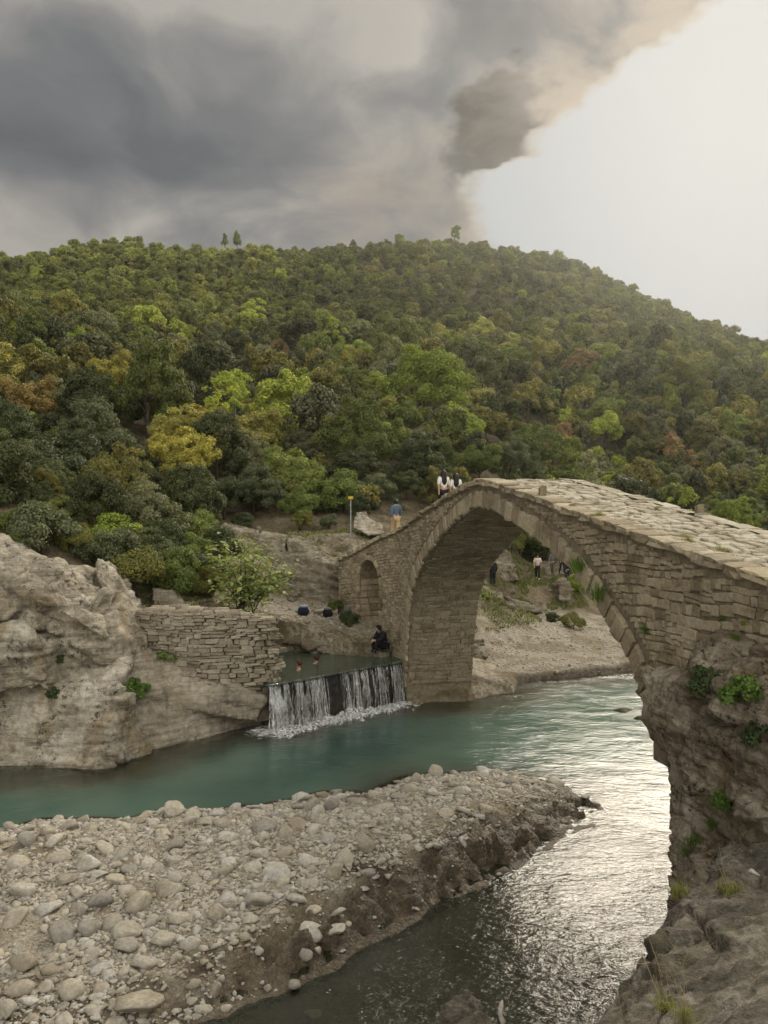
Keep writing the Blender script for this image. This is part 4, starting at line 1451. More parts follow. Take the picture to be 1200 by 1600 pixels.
# ================================================================== WEIR AND FALL
weir_dir = (WEIR_B - WEIR_A).normalized()
weir_n = Vector((weir_dir.y, -weir_dir.x, 0))           # downstream
L_w = (WEIR_B - WEIR_A).length
nW, hW = 90, 26
gv = []
for j in range(hW):
    for i in range(nW):
        k = i / (nW - 1)
        z = POOL_Z - 0.03 - (POOL_Z + 0.5) * j / (hW - 1)
        p = WEIR_A + weir_dir * (k * (L_w + 0.3) - 0.02)
        gv.append((p.x, p.y, z))
gv = np.array(gv)
off = -0.10 + 0.10 * fbm(gv * 1.3, 3) + 0.05 * fbm(gv * 5, 3) + (POOL_Z - gv[:, 2]) * 0.10
gv[:, 0] += weir_n.x * off
gv[:, 1] += weir_n.y * off
id_ = np.arange(nW * hW).reshape(hW, nW)
q_ = np.stack([id_[:-1, :-1], id_[1:, :-1], id_[1:, 1:], id_[:-1, 1:]], -1).reshape(-1, 4)
top_back = gv[:nW].copy()
top_back[:, 0] -= weir_n.x * 0.7
top_back[:, 1] -= weir_n.y * 0.7
top_back[:, 2] -= 0.12
allv = np.r_[gv, top_back]
tb = np.arange(nW) + len(gv)
q2 = np.stack([tb[:-1], id_[0, :-1], id_[0, 1:], tb[1:]], -1)
o = link('weir', mesh_np('weir', allv, np.r_[q_, q2], M_wet, True))
tag(o, 'dark wet rock weir behind the falling water', 'weir')

M_fall, nt = new_mat('falling_water')
pos = nd(nt, 'ShaderNodeNewGeometry').outputs['Position']
nn = noise(nt, nd(nt, 'ShaderNodeMapping', {'Vector': pos, 'Scale': (9, 9, 1.5)}).outputs[0], 3.0, 5, 0.7)
al = nd(nt, 'ShaderNodeAttribute', attribute_name='white').outputs['Fac']
fac = mth(nt, 'MULTIPLY', smooth(nt, nn, 0.40, 0.62), al, clamp=True)
b1 = nd(nt, 'ShaderNodeBsdfDiffuse', {0: (0.80, 0.81, 0.80, 1)})
b2_ = nd(nt, 'ShaderNodeBsdfTransparent', {0: (0.93, 0.95, 0.94, 1)})
b3 = nd(nt, 'ShaderNodeBsdfGlossy', {0: (0.9, 0.9, 0.9, 1), 'Roughness': 0.15})
mx = nd(nt, 'ShaderNodeMixShader', {0: 0.12, 1: b2_.outputs[0], 2: b3.outputs[0]})
mx = nd(nt, 'ShaderNodeMixShader', {0: fac, 1: mx.outputs[0], 2: b1.outputs[0]})
nd(nt, 'ShaderNodeOutputMaterial', {0: mx.outputs[0]})

rv, rf, ra = [], [], []
rng = random.Random(5)
FALLC = [(rng.random(), rng.uniform(.2, 1) ** 2) for _ in range(46)]
for i in range(430):
    kc, kw = rng.choice(FALLC)
    if rng.random() > kw + 0.15:
        continue
    k = min(max(kc + rng.gauss(0, .010), 0), 1) if rng.random() < .85 else rng.random()
    dens = 0.55 + 0.45 * math.sin(k * 23) * math.sin(k * 7 + 1)
    if rng.random() > 0.55 + 0.45 * dens:
        continue
    if 0.72 < k < 0.80 and rng.random() < 0.7:
        continue
    wdt = rng.choice([0.005, 0.007, 0.010, 0.014, 0.02, 0.035]) * (1.6 if k < 0.05 else 1)
    sheet = i % 7 == 0
    if sheet:
        wdt = rng.uniform(.06, .16)
    vx = rng.uniform(0.12, 0.42) + (0.25 if k < 0.06 else 0)
    z_end = rng.choice([-0.03, -0.03, -0.03, 0.2, 0.5])
    lat = rng.gauss(0, 0.11)
    strong = rng.uniform(0.2, 1.1) * (1.0 if k < 0.6 else 0.7) * (0.42 if sheet else 1.0)
    n = 14
    base = len(rv)
    ph = rng.uniform(0, 9)
    for j in range(n):
        f = j / (n - 1)
        z = POOL_Z + 0.03 + (z_end - POOL_Z) * f ** 1.25
        tfall = math.sqrt(max(POOL_Z + 0.03 - z, 0) / 4.9)
        out_ = -0.10 + 0.12 * f + vx * tfall * 1.3
        p = WEIR_A + weir_dir * (k * L_w + lat * f + 0.012 * math.sin(ph + f * 9)) + weir_n * out_
        w = wdt * (0.6 + 0.9 * f) * (0.8 + 0.4 * math.sin(ph + f * 14))
        for c_ in (-1, 0, 1):
            q = p + weir_dir * (c_ * w) + weir_n * (0.02 if c_ == 0 else 0)
            rv.append((q.x, q.y, z))
            ra.append(strong * (0.55 + 0.6 * f))
    for j in range(n - 1):
        for c_ in (0, 1):
            a = base + j * 3 + c_
            rf.append([a, a + 1, a + 4, a + 3])
me = mesh_np('waterfall', np.array(rv), np.array(rf), M_fall, True)
fattr(me, 'white', np.array(ra))
tag(link('waterfall', me), 'white strands of water falling over the low weir', 'waterfall', kind='structure')

# splash: lumpy foam heaps at the foot of the fall
sv, sf = [], []
bm = bmesh.new()
bmesh.ops.create_icosphere(bm, subdivisions=2, radius=1)
ico2 = (np.array([v.co[:] for v in bm.verts]), [[v.index for v in f.verts] for f in bm.faces])
bm.free()
bm = bmesh.new()
bmesh.ops.create_icosphere(bm, subdivisions=1, radius=1)
ico1 = (np.array([v.co[:] for v in bm.verts]), [[v.index for v in f.verts] for f in bm.faces])
bm.free()
bm = bmesh.new()
bmesh.ops.create_icosphere(bm, subdivisions=3, radius=1)
ico3 = (np.array([v.co[:] for v in bm.verts]), [[v.index for v in f.verts] for f in bm.faces])
bm.free()
M_foam, nt = new_mat('splash_foam')
pos = nd(nt, 'ShaderNodeNewGeometry').outputs['Position']
nn = noise(nt, pos, 14.0, 5, 0.75)
b1 = nd(nt, 'ShaderNodeBsdfDiffuse', {0: (0.80, 0.81, 0.80, 1)})
b2_ = nd(nt, 'ShaderNodeBsdfTransparent', {0: (1, 1, 1, 1)})
mx = nd(nt, 'ShaderNodeMixShader', {0: smooth(nt, nn, 0.46, 0.60), 1: b2_.outputs[0], 2: b1.outputs[0]})
nd(nt, 'ShaderNodeOutputMaterial', {0: mx.outputs[0]})
mats = []
for i in range(300):
    k = rng.random() ** (1.25)
    p = WEIR_A + weir_dir * (k * L_w) + weir_n * (0.22 + abs(rng.gauss(0, 0.30)))
    r = rng.uniform(0.03, 0.12) * (1.3 if k < 0.1 or 0.35 < k < 0.7 else 0.8)
    hgt_ = rng.uniform(0.3, 1.1) * (1.8 if 0.4 < k < 0.62 and rng.random() < .4 else 1)
    mats.append((0, Matrix.Translation((p.x, p.y, 0.0)) @ Matrix.Rotation(rng.uniform(0, 6), 4, 'Z') @ Matrix.Diagonal((r * 1.8, r * 1.2, r * hgt_ * 1.6, 1))))
v_, f_ = joined([ico1], mats)
v_ = v_ + 0.03 * np.c_[perlin(v_ * 9), perlin(v_ * 9 + 5), perlin(v_ * 9 + 8)]
o = link('splash_foam', mesh_np('splash_foam', v_, np.array(f_), M_foam, True))
tag(o, 'white foam churned up at the foot of the fall', 'foam', kind='stuff')
# ================================================================== geometry-node scatter for what nobody could count
def gn_scatter(name, pts_, rots, scls, ids, sources, mat=None, tints=None):
    me = bpy.data.meshes.new(name)
    pts_ = np.ascontiguousarray(pts_, dtype=np.float32)
    me.vertices.add(len(pts_))
    me.vertices.foreach_set('co', pts_.ravel())
    fattr(me, 'rot', rots, typ='FLOAT_VECTOR')
    fattr(me, 'scl', scls, typ='FLOAT_VECTOR')
    a = me.attributes.new('kind_id', 'INT', 'POINT')
    a.data.foreach_set('value', np.ascontiguousarray(ids, dtype=np.int32))
    if tints is not None:
        fattr(me, 'tint', tints, typ='FLOAT_VECTOR')
    o = link(name, me)
    ng = bpy.data.node_groups.new(name, 'GeometryNodeTree')
    ng.interface.new_socket('Geometry', in_out='INPUT', socket_type='NodeSocketGeometry')
    ng.interface.new_socket('Geometry', in_out='OUTPUT', socket_type='NodeSocketGeometry')
    gi = ng.nodes.new('NodeGroupInput')
    go = ng.nodes.new('NodeGroupOutput')
    jn = ng.nodes.new('GeometryNodeJoinGeometry')

    def attr(nm, dt):
        q = ng.nodes.new('GeometryNodeInputNamedAttribute')
        q.data_type = dt
        q.inputs['Name'].default_value = nm
        return q.outputs[0]
    ra, sa, ka = attr('rot', 'FLOAT_VECTOR'), attr('scl', 'FLOAT_VECTOR'), attr('kind_id', 'INT')
    for k, src in enumerate(sources):
        oi = ng.nodes.new('GeometryNodeObjectInfo')
        oi.transform_space = 'ORIGINAL'
        oi.inputs['Object'].default_value = src
        cmp = ng.nodes.new('FunctionNodeCompare')
        cmp.data_type = 'INT'
        cmp.operation = 'EQUAL'
        ng.links.new(ka, cmp.inputs[2])
        cmp.inputs[3].default_value = k
        geo = oi.outputs['Geometry']
        if mat:
            sm = ng.nodes.new('GeometryNodeSetMaterial')
            ng.links.new(geo, sm.inputs['Geometry'])
            sm.inputs['Material'].default_value = mat
            geo = sm.outputs[0]
        ip = ng.nodes.new('GeometryNodeInstanceOnPoints')
        ng.links.new(gi.outputs[0], ip.inputs['Points'])
        ng.links.new(cmp.outputs[0], ip.inputs['Selection'])
        ng.links.new(geo, ip.inputs['Instance'])
        ng.links.new(ra, ip.inputs['Rotation'])
        ng.links.new(sa, ip.inputs['Scale'])
        ng.links.new(ip.outputs[0], jn.inputs[0])
    ng.links.new(jn.outputs[0], go.inputs[0])
    md = o.modifiers.new('scatter', 'NODES')
    md.node_group = ng
    return o


# ================================================================== COBBLES
COB = []
for s_ in range(12):
    r = np.random.RandomState(100 + s_)
    v, f = (ico2 if s_ < 9 else ico3)
    v = v.copy()
    d = 1 + 0.22 * fbm(v * 0.9 + s_ * 7.7, 2) + 0.06 * fbm(v * 2.4 + s_ * 3, 2)
    # a few flat facets
    v = v * d[:, None]
    for q in range(8):
        n = r.normal(size=3)
        n /= np.linalg.norm(n)
        cut = r.uniform(0.42, 0.78)
        over_ = np.clip(v @ n - cut, 0, None)
        v = v - n * over_[:, None] * 0.93
    v = v * np.array([1.0, r.uniform(0.6, 0.95), r.uniform(0.38, 0.62)])
    COB.append(mesh_np('cobble', v, np.array(f), M_cobble, True))


def on_bar(n, seed):
    r = np.random.RandomState(seed)
    out_ = []
    x = r.uniform(-13, 6.2, n * 6)
    y = r.uniform(8.5, 22.3, n * 6)
    sb = poly_sd(x, y, BAR)
    dn = line_d(x, y, BAR_NEAR)
    P = np.c_[x, y, x * 0]
    muddy = (sstep(x, -4.0, -1.5)) * (1 - sstep(dn + fbm(P * 0.7, 3) * 0.8, 1.0, 1.9))
    patch = sstep(fbm(P * 0.45 + 51, 3), 0.12, 0.42) * 0.75
    infr = (np.abs(x) < 0.54 * y + 0.5)
    keep_ = (sb > 0.02) & infr & (r.rand(n * 6) > muddy * 0.96) & (r.rand(n * 6) > patch)
    x, y = x[keep_][:n], y[keep_][:n]
    return x, y


# big cobbles one can point at: (u, v, width in photo px, height ratio, label)
NOTED = [(155, 1412, 52, .65, 'large rounded tan cobble, biggest of the cluster at lower left'), (217, 1415, 50, .7, 'angular brown-grey boulder beside the biggest tan cobble'), (262, 1392, 52, .5, 'long flat tan cobble upper right of the cobble cluster'),
         (125, 1425, 34, .8, 'dark egg-shaped cobble left of the biggest tan cobble'), (137, 1456, 42, .75, 'round pale tan cobble below the biggest tan one'), (175, 1443, 40, .6, 'flat greenish cobble right of the round pale cobble'),
         (280, 1437, 32, .7, 'angular white cobble at the edge of the mud'), (337, 1432, 30, 1.0, 'blocky upright grey slab at the edge of the mud'), (297, 1479, 32, .75, 'round grey cobble lying alone on smooth mud'),
         (402, 1410, 42, .55, 'flat beige cobble in the middle of the bar'), (404, 1336, 36, .55, 'smooth tan cobble resting on its neighbours mid bar'), (430, 1365, 46, .5, 'wide flat grey-tan cobble in mid bar'), (352, 1362, 30, .8, 'dark brown tilted cobble mid bar'),
         (520, 1366, 38, .7, 'squarish pale slab half sunk in sand near the mud edge'), (480, 1345, 40, .45, 'long flat pale cobble near the mud edge'), (683, 1210, 27, 1.0, 'white pointed boulder at the water side of the bar tip'), (676, 1242, 30, .65, 'pale rounded stone below the pointed white boulder'),
         (640, 1236, 30, .7, 'pale rounded boulder left of the bar tip'), (740, 1228, 22, .5, 'flat dark stone right of the pointed white boulder'), (487, 1265, 26, 1.1, 'upright grey boulder at the front of the shore pile'), (518, 1262, 26, .9, 'rounded boulder at the right of the shore pile'),
         (470, 1250, 28, .8, 'large grey boulder at the top of the shore pile'), (500, 1245, 22, .7, 'small pale boulder on top of the shore pile'), (270, 1268, 34, .7, 'tan boulder on the river edge left of the pile'), (340, 1272, 36, .45, 'flat grey slab leaning on stones by the river edge'),
         (367, 1262, 26, .5, 'dark flat pointed slab at the water edge'), (136, 1352, 46, .6, 'squat grey boulder on the left of the bar'), (95, 1342, 42, .5, 'flat grey cobble left of the squat grey boulder'), (40, 1318, 34, 1.0, 'upright pale slab near the river on the far left'),
         (75, 1300, 24, .7, 'small pale stone at the left water edge'), (110, 1553, 40, .95, 'blocky pale stone in the lower left corner'), (30, 1548, 44, .55, 'white flat stone at the lower left edge'), (10, 1582, 42, .75, 'pale round stone cut by the bottom left edge'),
         (212, 1568, 74, .35, 'long flat grey slab by the water at the bottom'), (178, 1592, 40, .4, 'low pale stone under the long flat slab'), (95, 1462, 44, .7, 'leaning grey slab left of the round pale cobble'), (345, 1516, 20, 1.1, 'upright pinkish stone on the wet mud'),
         (337, 1547, 24, 1.0, 'dark upright stone by the pinkish one'), (404, 1476, 16, 1.1, 'small blue-grey upright stone on the mud'), (480, 1506, 26, .95, 'smooth grey egg-shaped stone at the water line'), (497, 1502, 14, 1.1, 'small pale stone beside the grey egg-shaped stone'),
         (460, 1538, 22, .75, 'pale round stone at the water line below the egg-shaped one'), (490, 1548, 30, .45, 'flat algae-tinged stone standing in the shallow water'), (405, 1492, 14, .8, 'pebble below the blue-grey stone on mud'), (418, 1530, 14, .9, 'small pale pebble on the mud slope'),
         (195, 1480, 40, .5, 'flat beige stone lower left of the mud patch'), (195, 1575, 26, .5, 'small flat stone touching the long slab'), (300, 1275, 26, .6, 'small grey stone along the river edge'), (700, 1240, 18, .6, 'small rounded pale stone at the bar tip'), (235, 1440, 30, .5, 'flat tan stone partly under the angular boulder')]
noted_xy = []


def cobble(k, x, y, z, sx, rz, tilt, hr, label, group, name='cobble'):
    o = link(name, COB[k])
    o.location = (x, y, z)
    o.rotation_euler = (tilt[0], tilt[1], rz)
    o.scale = (sx, sx, sx * hr)
    tag(o, label, 'stone', group)
    return o


cob_src = []
for i, (u, v, wpx, hr, lab) in enumerate(NOTED):
    z0 = 0.35
    for _ in range(4):
        p = W(u, v, z0)
        z0 = gz(p.x, p.y) + 0.03
    p = W(u, v, z0)
    sx = wpx / F * p.y * 0.56
    hz = sx * hr * 0.95
    o = cobble(i % 12, p.x, p.y, gz(p.x, p.y) + hz * 0.42, sx, random.uniform(-.5, .5) + (math.pi if i % 2 else 0), (random.uniform(-.15, .15), random.uniform(-.15, .15)), hr * 1.9, lab, 'stones on the gravel bar')
    noted_xy.append((p.x, p.y, sx))
    if i < 12:
        cob_src.append(o)

bx_, by_ = on_bar(3000, 5)
bz_ = ground(bx_, by_)
near_tab = np.array(noted_xy)
cnt = 0
r = np.random.RandomState(9)
placed = [tuple(q) for q in noted_xy]
cand = []
for i in range(len(bx_)):
    sx = min(0.055 + r.exponential(0.058), 0.30)
    if sx < 0.095:
        continue
    cand.append((sx / by_[i], i, sx))
cand.sort(reverse=True)
for _, i, sx in cand:
    if cnt >= 250:
        break
    x, y = bx_[i], by_[i]
    if any((x - a) ** 2 + (y - b) ** 2 < ((sx + c_) * 0.85) ** 2 for a, b, c_ in placed):
        continue
    placed.append((x, y, sx))
    hr = r.uniform(.7, 1.25)
    where = 'along the river edge of the gravel bar' if line_d(np.array([x]), np.array([y]), BAR_FAR)[0] < 1.3 else 'at the lower left of the gravel bar' if y < 13.5 else 'near the mud edge of the gravel bar' if line_d(np.array([x]), np.array([y]), BAR_NEAR)[0] < 1.9 else 'in the middle left of the gravel bar' if x < -3 else 'in the middle right of the gravel bar'
    lab = ('broad pale cobble ' if sx > 0.17 else 'mid-sized pale cobble ' if sx > 0.125 else 'smaller pale cobble ') + where
    cobble(int(r.randint(12)), x, y, bz_[i] + sx * 0.13, sx, r.uniform(0, 6.28), (r.normal(0, .2), r.normal(0, .2)), hr, lab, 'cobbles, ' + lab)
    cnt += 1

# the pebbles nobody could count
px_, py_ = on_bar(26000, 21)
n = len(px_)
pz_ = ground(px_, py_)
r = np.random.RandomState(3)
ss = np.clip(0.016 + r.exponential(0.024, n), 0.016, 0.12)
# beach pebbles behind the arch and path stones
bx2 = r.uniform(5, 14.5, 5000)
by2 = r.uniform(34, 48, 5000)
bz2 = ground(bx2, by2)
kk = (bz2 > 0.05) & (bz2 < 1.3)
bx2, by2, bz2 = bx2[kk], by2[kk], bz2[kk]
s2 = np.clip(0.02 + r.exponential(0.022, len(bx2)), 0.02, 0.14)
bx3 = r.uniform(-6, 0.5, 900)
by3 = r.uniform(32.5, 37, 900)
bz3 = ground(bx3, by3)
kk = (bz3 > 2.1) & (bz3 < 3.2)
bx3, by3, bz3 = bx3[kk], by3[kk], bz3[kk]
s3 = np.clip(0.02 + r.exponential(0.03, len(bx3)), 0.02, 0.15)
X = np.r_[px_, bx2, bx3]
Y = np.r_[py_, by2, by3]
Z = np.r_[pz_, bz2, bz3]
S = np.r_[ss, s2, s3]
n = len(X)
rot = np.c_[r.normal(0, .25, n), r.normal(0, .25, n), r.uniform(0, 6.28, n)]
scl = np.c_[S, S, S * r.uniform(.7, 1.2, n)]
o = gn_scatter('pebbles', np.c_[X, Y, Z + S * 0.10], rot, scl, r.randint(0, 9, n), cob_src[:9])
tag(o, 'pale pebbles and small stones covering the gravel bar and beach', 'pebbles', kind='stuff')

# stones lying about the banks
r = np.random.RandomState(44)
M_ = M_rock_back
BST = []
for k in range(5):
    m2 = COB[k].copy()
    m2.materials.clear()
    m2.materials.append(M_rock_back)
    BST.append(m2)
for (x0, x1, y0, y1, n_, lab) in [(-8, -1.2, 36.5, 45, 46, 'weathered brown stone on the stepped bank left of the bridge end'), (3.2, 10, 36.5, 49, 40, 'weathered stone on the grassy bank right of the pier'), (7, 14, 48, 56, 26, 'stone beside the walkers\' path beyond the arch'),
                                  (-10.5, -5.5, 28.5, 33, 18, 'stone on the slope behind the ruined wall')]:
    qx, qy = r.uniform(x0, x1, n_), r.uniform(y0, y1, n_)
    qz = ground(qx, qy)
    for x, y, z in zip(qx, qy, qz):
        if z < 1.2:
            continue
        sx = min(0.10 + r.exponential(0.14), 0.6)
        o = link('bank_stone', BST[r.randint(5)])
        o.location = (x, y, z + sx * 0.12)
        o.rotation_euler = (r.normal(0, .2), r.normal(0, .2), r.uniform(0, 6.28))
        o.scale = (sx, sx * r.uniform(.6, 1), sx * r.uniform(.7, 1.3))
        tag(o, lab, 'stone', 'bank stones, ' + lab)

# loose stones on the foreground rock
for (u, v, D, sx, lab) in [(1178, 1365, 8.0, .085, 'white stone on the ledge at the right edge'), (1180, 1385, 7.8, .10, 'pale stone below the white one at the right edge'), (1155, 1395, 7.6, .07, 'small white stone in the grass at the right edge'), (1165, 1560, 4.6, .03, 'white pebble low on the dark rock')]:
    p = V(u, v, D)
    o = cobble(random.randrange(12), p.x, p.y, p.z, sx, random.random() * 6, (.2, .1), 1.2, lab, None, 'loose_stone')
    _drop = o
# ================================================================== TREES
bpy.context.view_layer.update()
DG = bpy.context.evaluated_depsgraph_get()


def drop(x, y, top=60.0):
    """height of whatever solid surface lies under a point"""
    hit, loc, nrm_, _, ob, _ = SC.ray_cast(DG, Vector((x, y, top)), Vector((0, 0, -1)))
    return loc.z if hit else gz(x, y)


def leaf_cloud(seed, n_clump, per, leaf, flat=1.0, low=-0.55, spread=0.9, clump_r=(0.20, 0.36), stretch=1.0, droop=0.0):
    """leaf quads spread over many uneven clumps; crown radius about 1"""
    r = np.random.RandomState(seed)
    # uneven lobes, each carrying its own clumps
    nl = max(6, n_clump // 7)
    lobes = []
    for q in range(nl):
        d = r.normal(size=3)
        d /= np.linalg.norm(d)
        d[2] = max(d[2], low * 0.8) if d[2] < low * 0.8 else d[2]
        lr_ = r.uniform(0.24, 0.50)
        lobes.append((d * (1.0 - lr_) * r.uniform(0.72, 1.12), lr_))
    lobes.append((np.array([0, 0, 0.05]), 0.5))
    cs = []
    while len(cs) < n_clump:
        c0, lr_ = lobes[r.randint(len(lobes))]
        d = r.normal(size=3)
        d /= np.linalg.norm(d)
        if d[2] < -0.35 or (d @ c0) < -0.15:
            continue
        cs.append((c0 + d * lr_ * r.uniform(.8, 1.05)) * spread)
    cs = np.array(cs) * np.array([1, 1, flat * stretch])
    V_, L_ = [], []
    for c_ in cs:
        cr = r.uniform(*clump_r)
        m = int(per * (cr / np.mean(clump_r)) ** 2)
        d = r.normal(size=(m, 3))
        d /= np.linalg.norm(d, axis=1)[:, None]
        outw = c_ / (np.linalg.norm(c_) + 1e-6)
        d = np.where((d @ outw)[:, None] < -0.35, -d, d)
        p = c_ + d * cr * np.array([1, 1, 0.75]) * (r.uniform(0.35, 1.3, m) ** 0.7)[:, None]
        nrm_ = d * 0.95 + r.normal(size=(m, 3)) * 0.42 + np.array([0, 0, 0.25])
        nrm_ /= np.linalg.norm(nrm_, axis=1)[:, None]
        t = np.cross(nrm_, r.normal(size=(m, 3)))
        t /= np.linalg.norm(t, axis=1)[:, None]
        b = np.cross(nrm_, t)
        s = leaf * r.uniform(0.65, 1.35, m)[:, None]
        if droop:
            p[:, 2] -= droop * r.rand(m)
        V_.append(np.stack([p - t * s, p + b * s * 0.55 + nrm_ * s * 0.12, p + t * s, p - b * s * 0.55 + nrm_ * s * 0.12], 1))
        L_.append(np.clip(r.uniform(0.05, 0.75, m) + r.normal(0, .14), 0, 1))
    V_ = np.concatenate(V_).reshape(-1, 3)
    return V_, np.concatenate(L_)


def crown_mesh(name, *a, **k):
    v, l = leaf_cloud(*a, **k)
    me = mesh_np(name, v, np.arange(len(v)).reshape(-1, 4), M_leaf)
    fattr(me, 'leaf', l, 'FACE')
    return me


# near crowns (fine leaves), mid crowns, far crowns
CR_NEAR = [crown_mesh('crown', 200 + i, 130, 130, 0.030, flat=[0.9, 1.05, 0.8, 1.0, 0.95, 1.1][i], clump_r=(0.09, 0.21)) for i in range(6)]
CR_MID = [crown_mesh('crown', 300 + i, 70, 75, 0.050, flat=[0.9, 1.1, 0.85, 1.0, 1.2, .95][i], clump_r=(0.12, 0.25)) for i in range(6)] + [crown_mesh('crown', 350 + i, 34, 62, 0.048, flat=1.15, spread=1.05, low=-0.9, clump_r=(0.10, 0.22)) for i in range(3)]
CR_FAR = [crown_mesh('crown', 400 + i, 44, 44, 0.080, flat=[0.95, 1.15, 0.85, 1.3][i], clump_r=(0.16, 0.30)) for i in range(4)]
CR_TALL = [crown_mesh('crown', 500 + i, 46, 60, 0.055, stretch=2.0, spread=.7, low=-1, clump_r=(0.14, 0.26)) for i in range(2)]
CR_SHRUB = [crown_mesh('foliage', 600 + i, 75, 150, 0.036, flat=0.85, low=-0.85, clump_r=(0.14, 0.28)) for i in range(4)]


def tube(path, rad, sides=7):
    path = [Vector(p) for p in path]
    vs, fs = [], []
    for i, p in enumerate(path):
        d = (path[min(i + 1, len(path) - 1)] - path[max(i - 1, 0)]).normalized()
        a = d.orthogonal().normalized()
        b = d.cross(a)
        for k in range(sides):
            an = 2 * math.pi * k / sides
            vs.append(p + (a * math.cos(an) + b * math.sin(an)) * rad[i])
    for i in range(len(path) - 1):
        for k in range(sides):
            j = (k + 1) % sides
            fs.append([i * sides + k, i * sides + j, (i + 1) * sides + j, (i + 1) * sides + k])
    fs.append(list(range(sides))[::-1])
    fs.append([(len(path) - 1) * sides + k for k in range(sides)])
    return vs, fs


def trunk_mesh(seed):
    """unit tree: ground at z=-1.5 below the crown centre, limbs reaching into the crown"""
    r = random.Random(seed)
    vs, fs = [], []

    def add(path, rad):
        v, f = tube(path, rad, 6)
        n0 = len(vs)
        vs.extend(v)
        fs.extend([[i + n0 for i in q] for q in f])
    bend = Vector((r.uniform(-.12, .12), r.uniform(-.12, .12), 0))
    base = Vector((0, 0, -2.0))
    mid = Vector((0, 0, -0.75)) + bend
    topv = Vector((0, 0, 0.35)) + bend * 1.5
    add([base, (base + mid) / 2 + bend * .4, mid, topv], [0.085, 0.07, 0.06, 0.02])
    for k in range(6):
        a = k * 1.05 + r.uniform(-.3, .3)
        st = mid.lerp(topv, r.uniform(0.0, 0.55))
        e = st + Vector((math.cos(a) * .55, math.sin(a) * .55, r.uniform(.2, .6)))
        add([st, st.lerp(e, .5) + Vector((0, 0, .05)), e], [0.038, 0.026, 0.010])
    return mesh_np('trunk', vs, fs, M_bark, True)


TRUNKS = [trunk_mesh(i) for i in range(4)]

GREENS = {
    'evergreen': (0.070, 0.090, 0.034), 'grey': (0.135, 0.155, 0.080), 'green': (0.130, 0.172, 0.042), 'olive': (0.185, 0.190, 0.052),
    'bright': (0.250, 0.315, 0.055), 'lime': (0.31, 0.38, 0.060), 'yellow': (0.37, 0.335, 0.075), 'rust': (0.31, 0.235, 0.085), 'brown': (0.25, 0.185, 0.090)}


def tree(x, y, z, rad, col, label, group, mesh, name='tree', hfac=1.0, lift=0.85, rz=None, trunk=True):
    """rad: crown radius; lift: crown centre above ground in radii"""
    root = empty(name, (x, y, z), random.random() * 6.28 if rz is None else rz)
    tag(root, label, 'tree' if name == 'tree' else 'shrub', group)
    cr = link('crown' if name == 'tree' else 'foliage', mesh, root)
    cr.location = (0, 0, rad * lift)
    sq = random.uniform(.82, 1.2) if name == 'tree' else 1.0
    cr.scale = (rad * sq, rad / sq, rad * hfac)
    cr.rotation_euler = (random.gauss(0, .12), random.gauss(0, .12), 0)
    j = 1.12 + random.uniform(-.18, .18)
    cr.color = (min(col[0] * j, 1), min(col[1] * j, 1), min(col[2] * j, 1), 1)
    if trunk:
        tk = link('trunk' if name == 'tree' else 'stem', random.choice(TRUNKS), root)
        tk.location = (0, 0, rad * lift)
        k = lift / 1.9
        tk.scale = (rad * .75, rad * .75, rad * max(k, .35))
    return root


TREES = []          # (x, y, r) taken
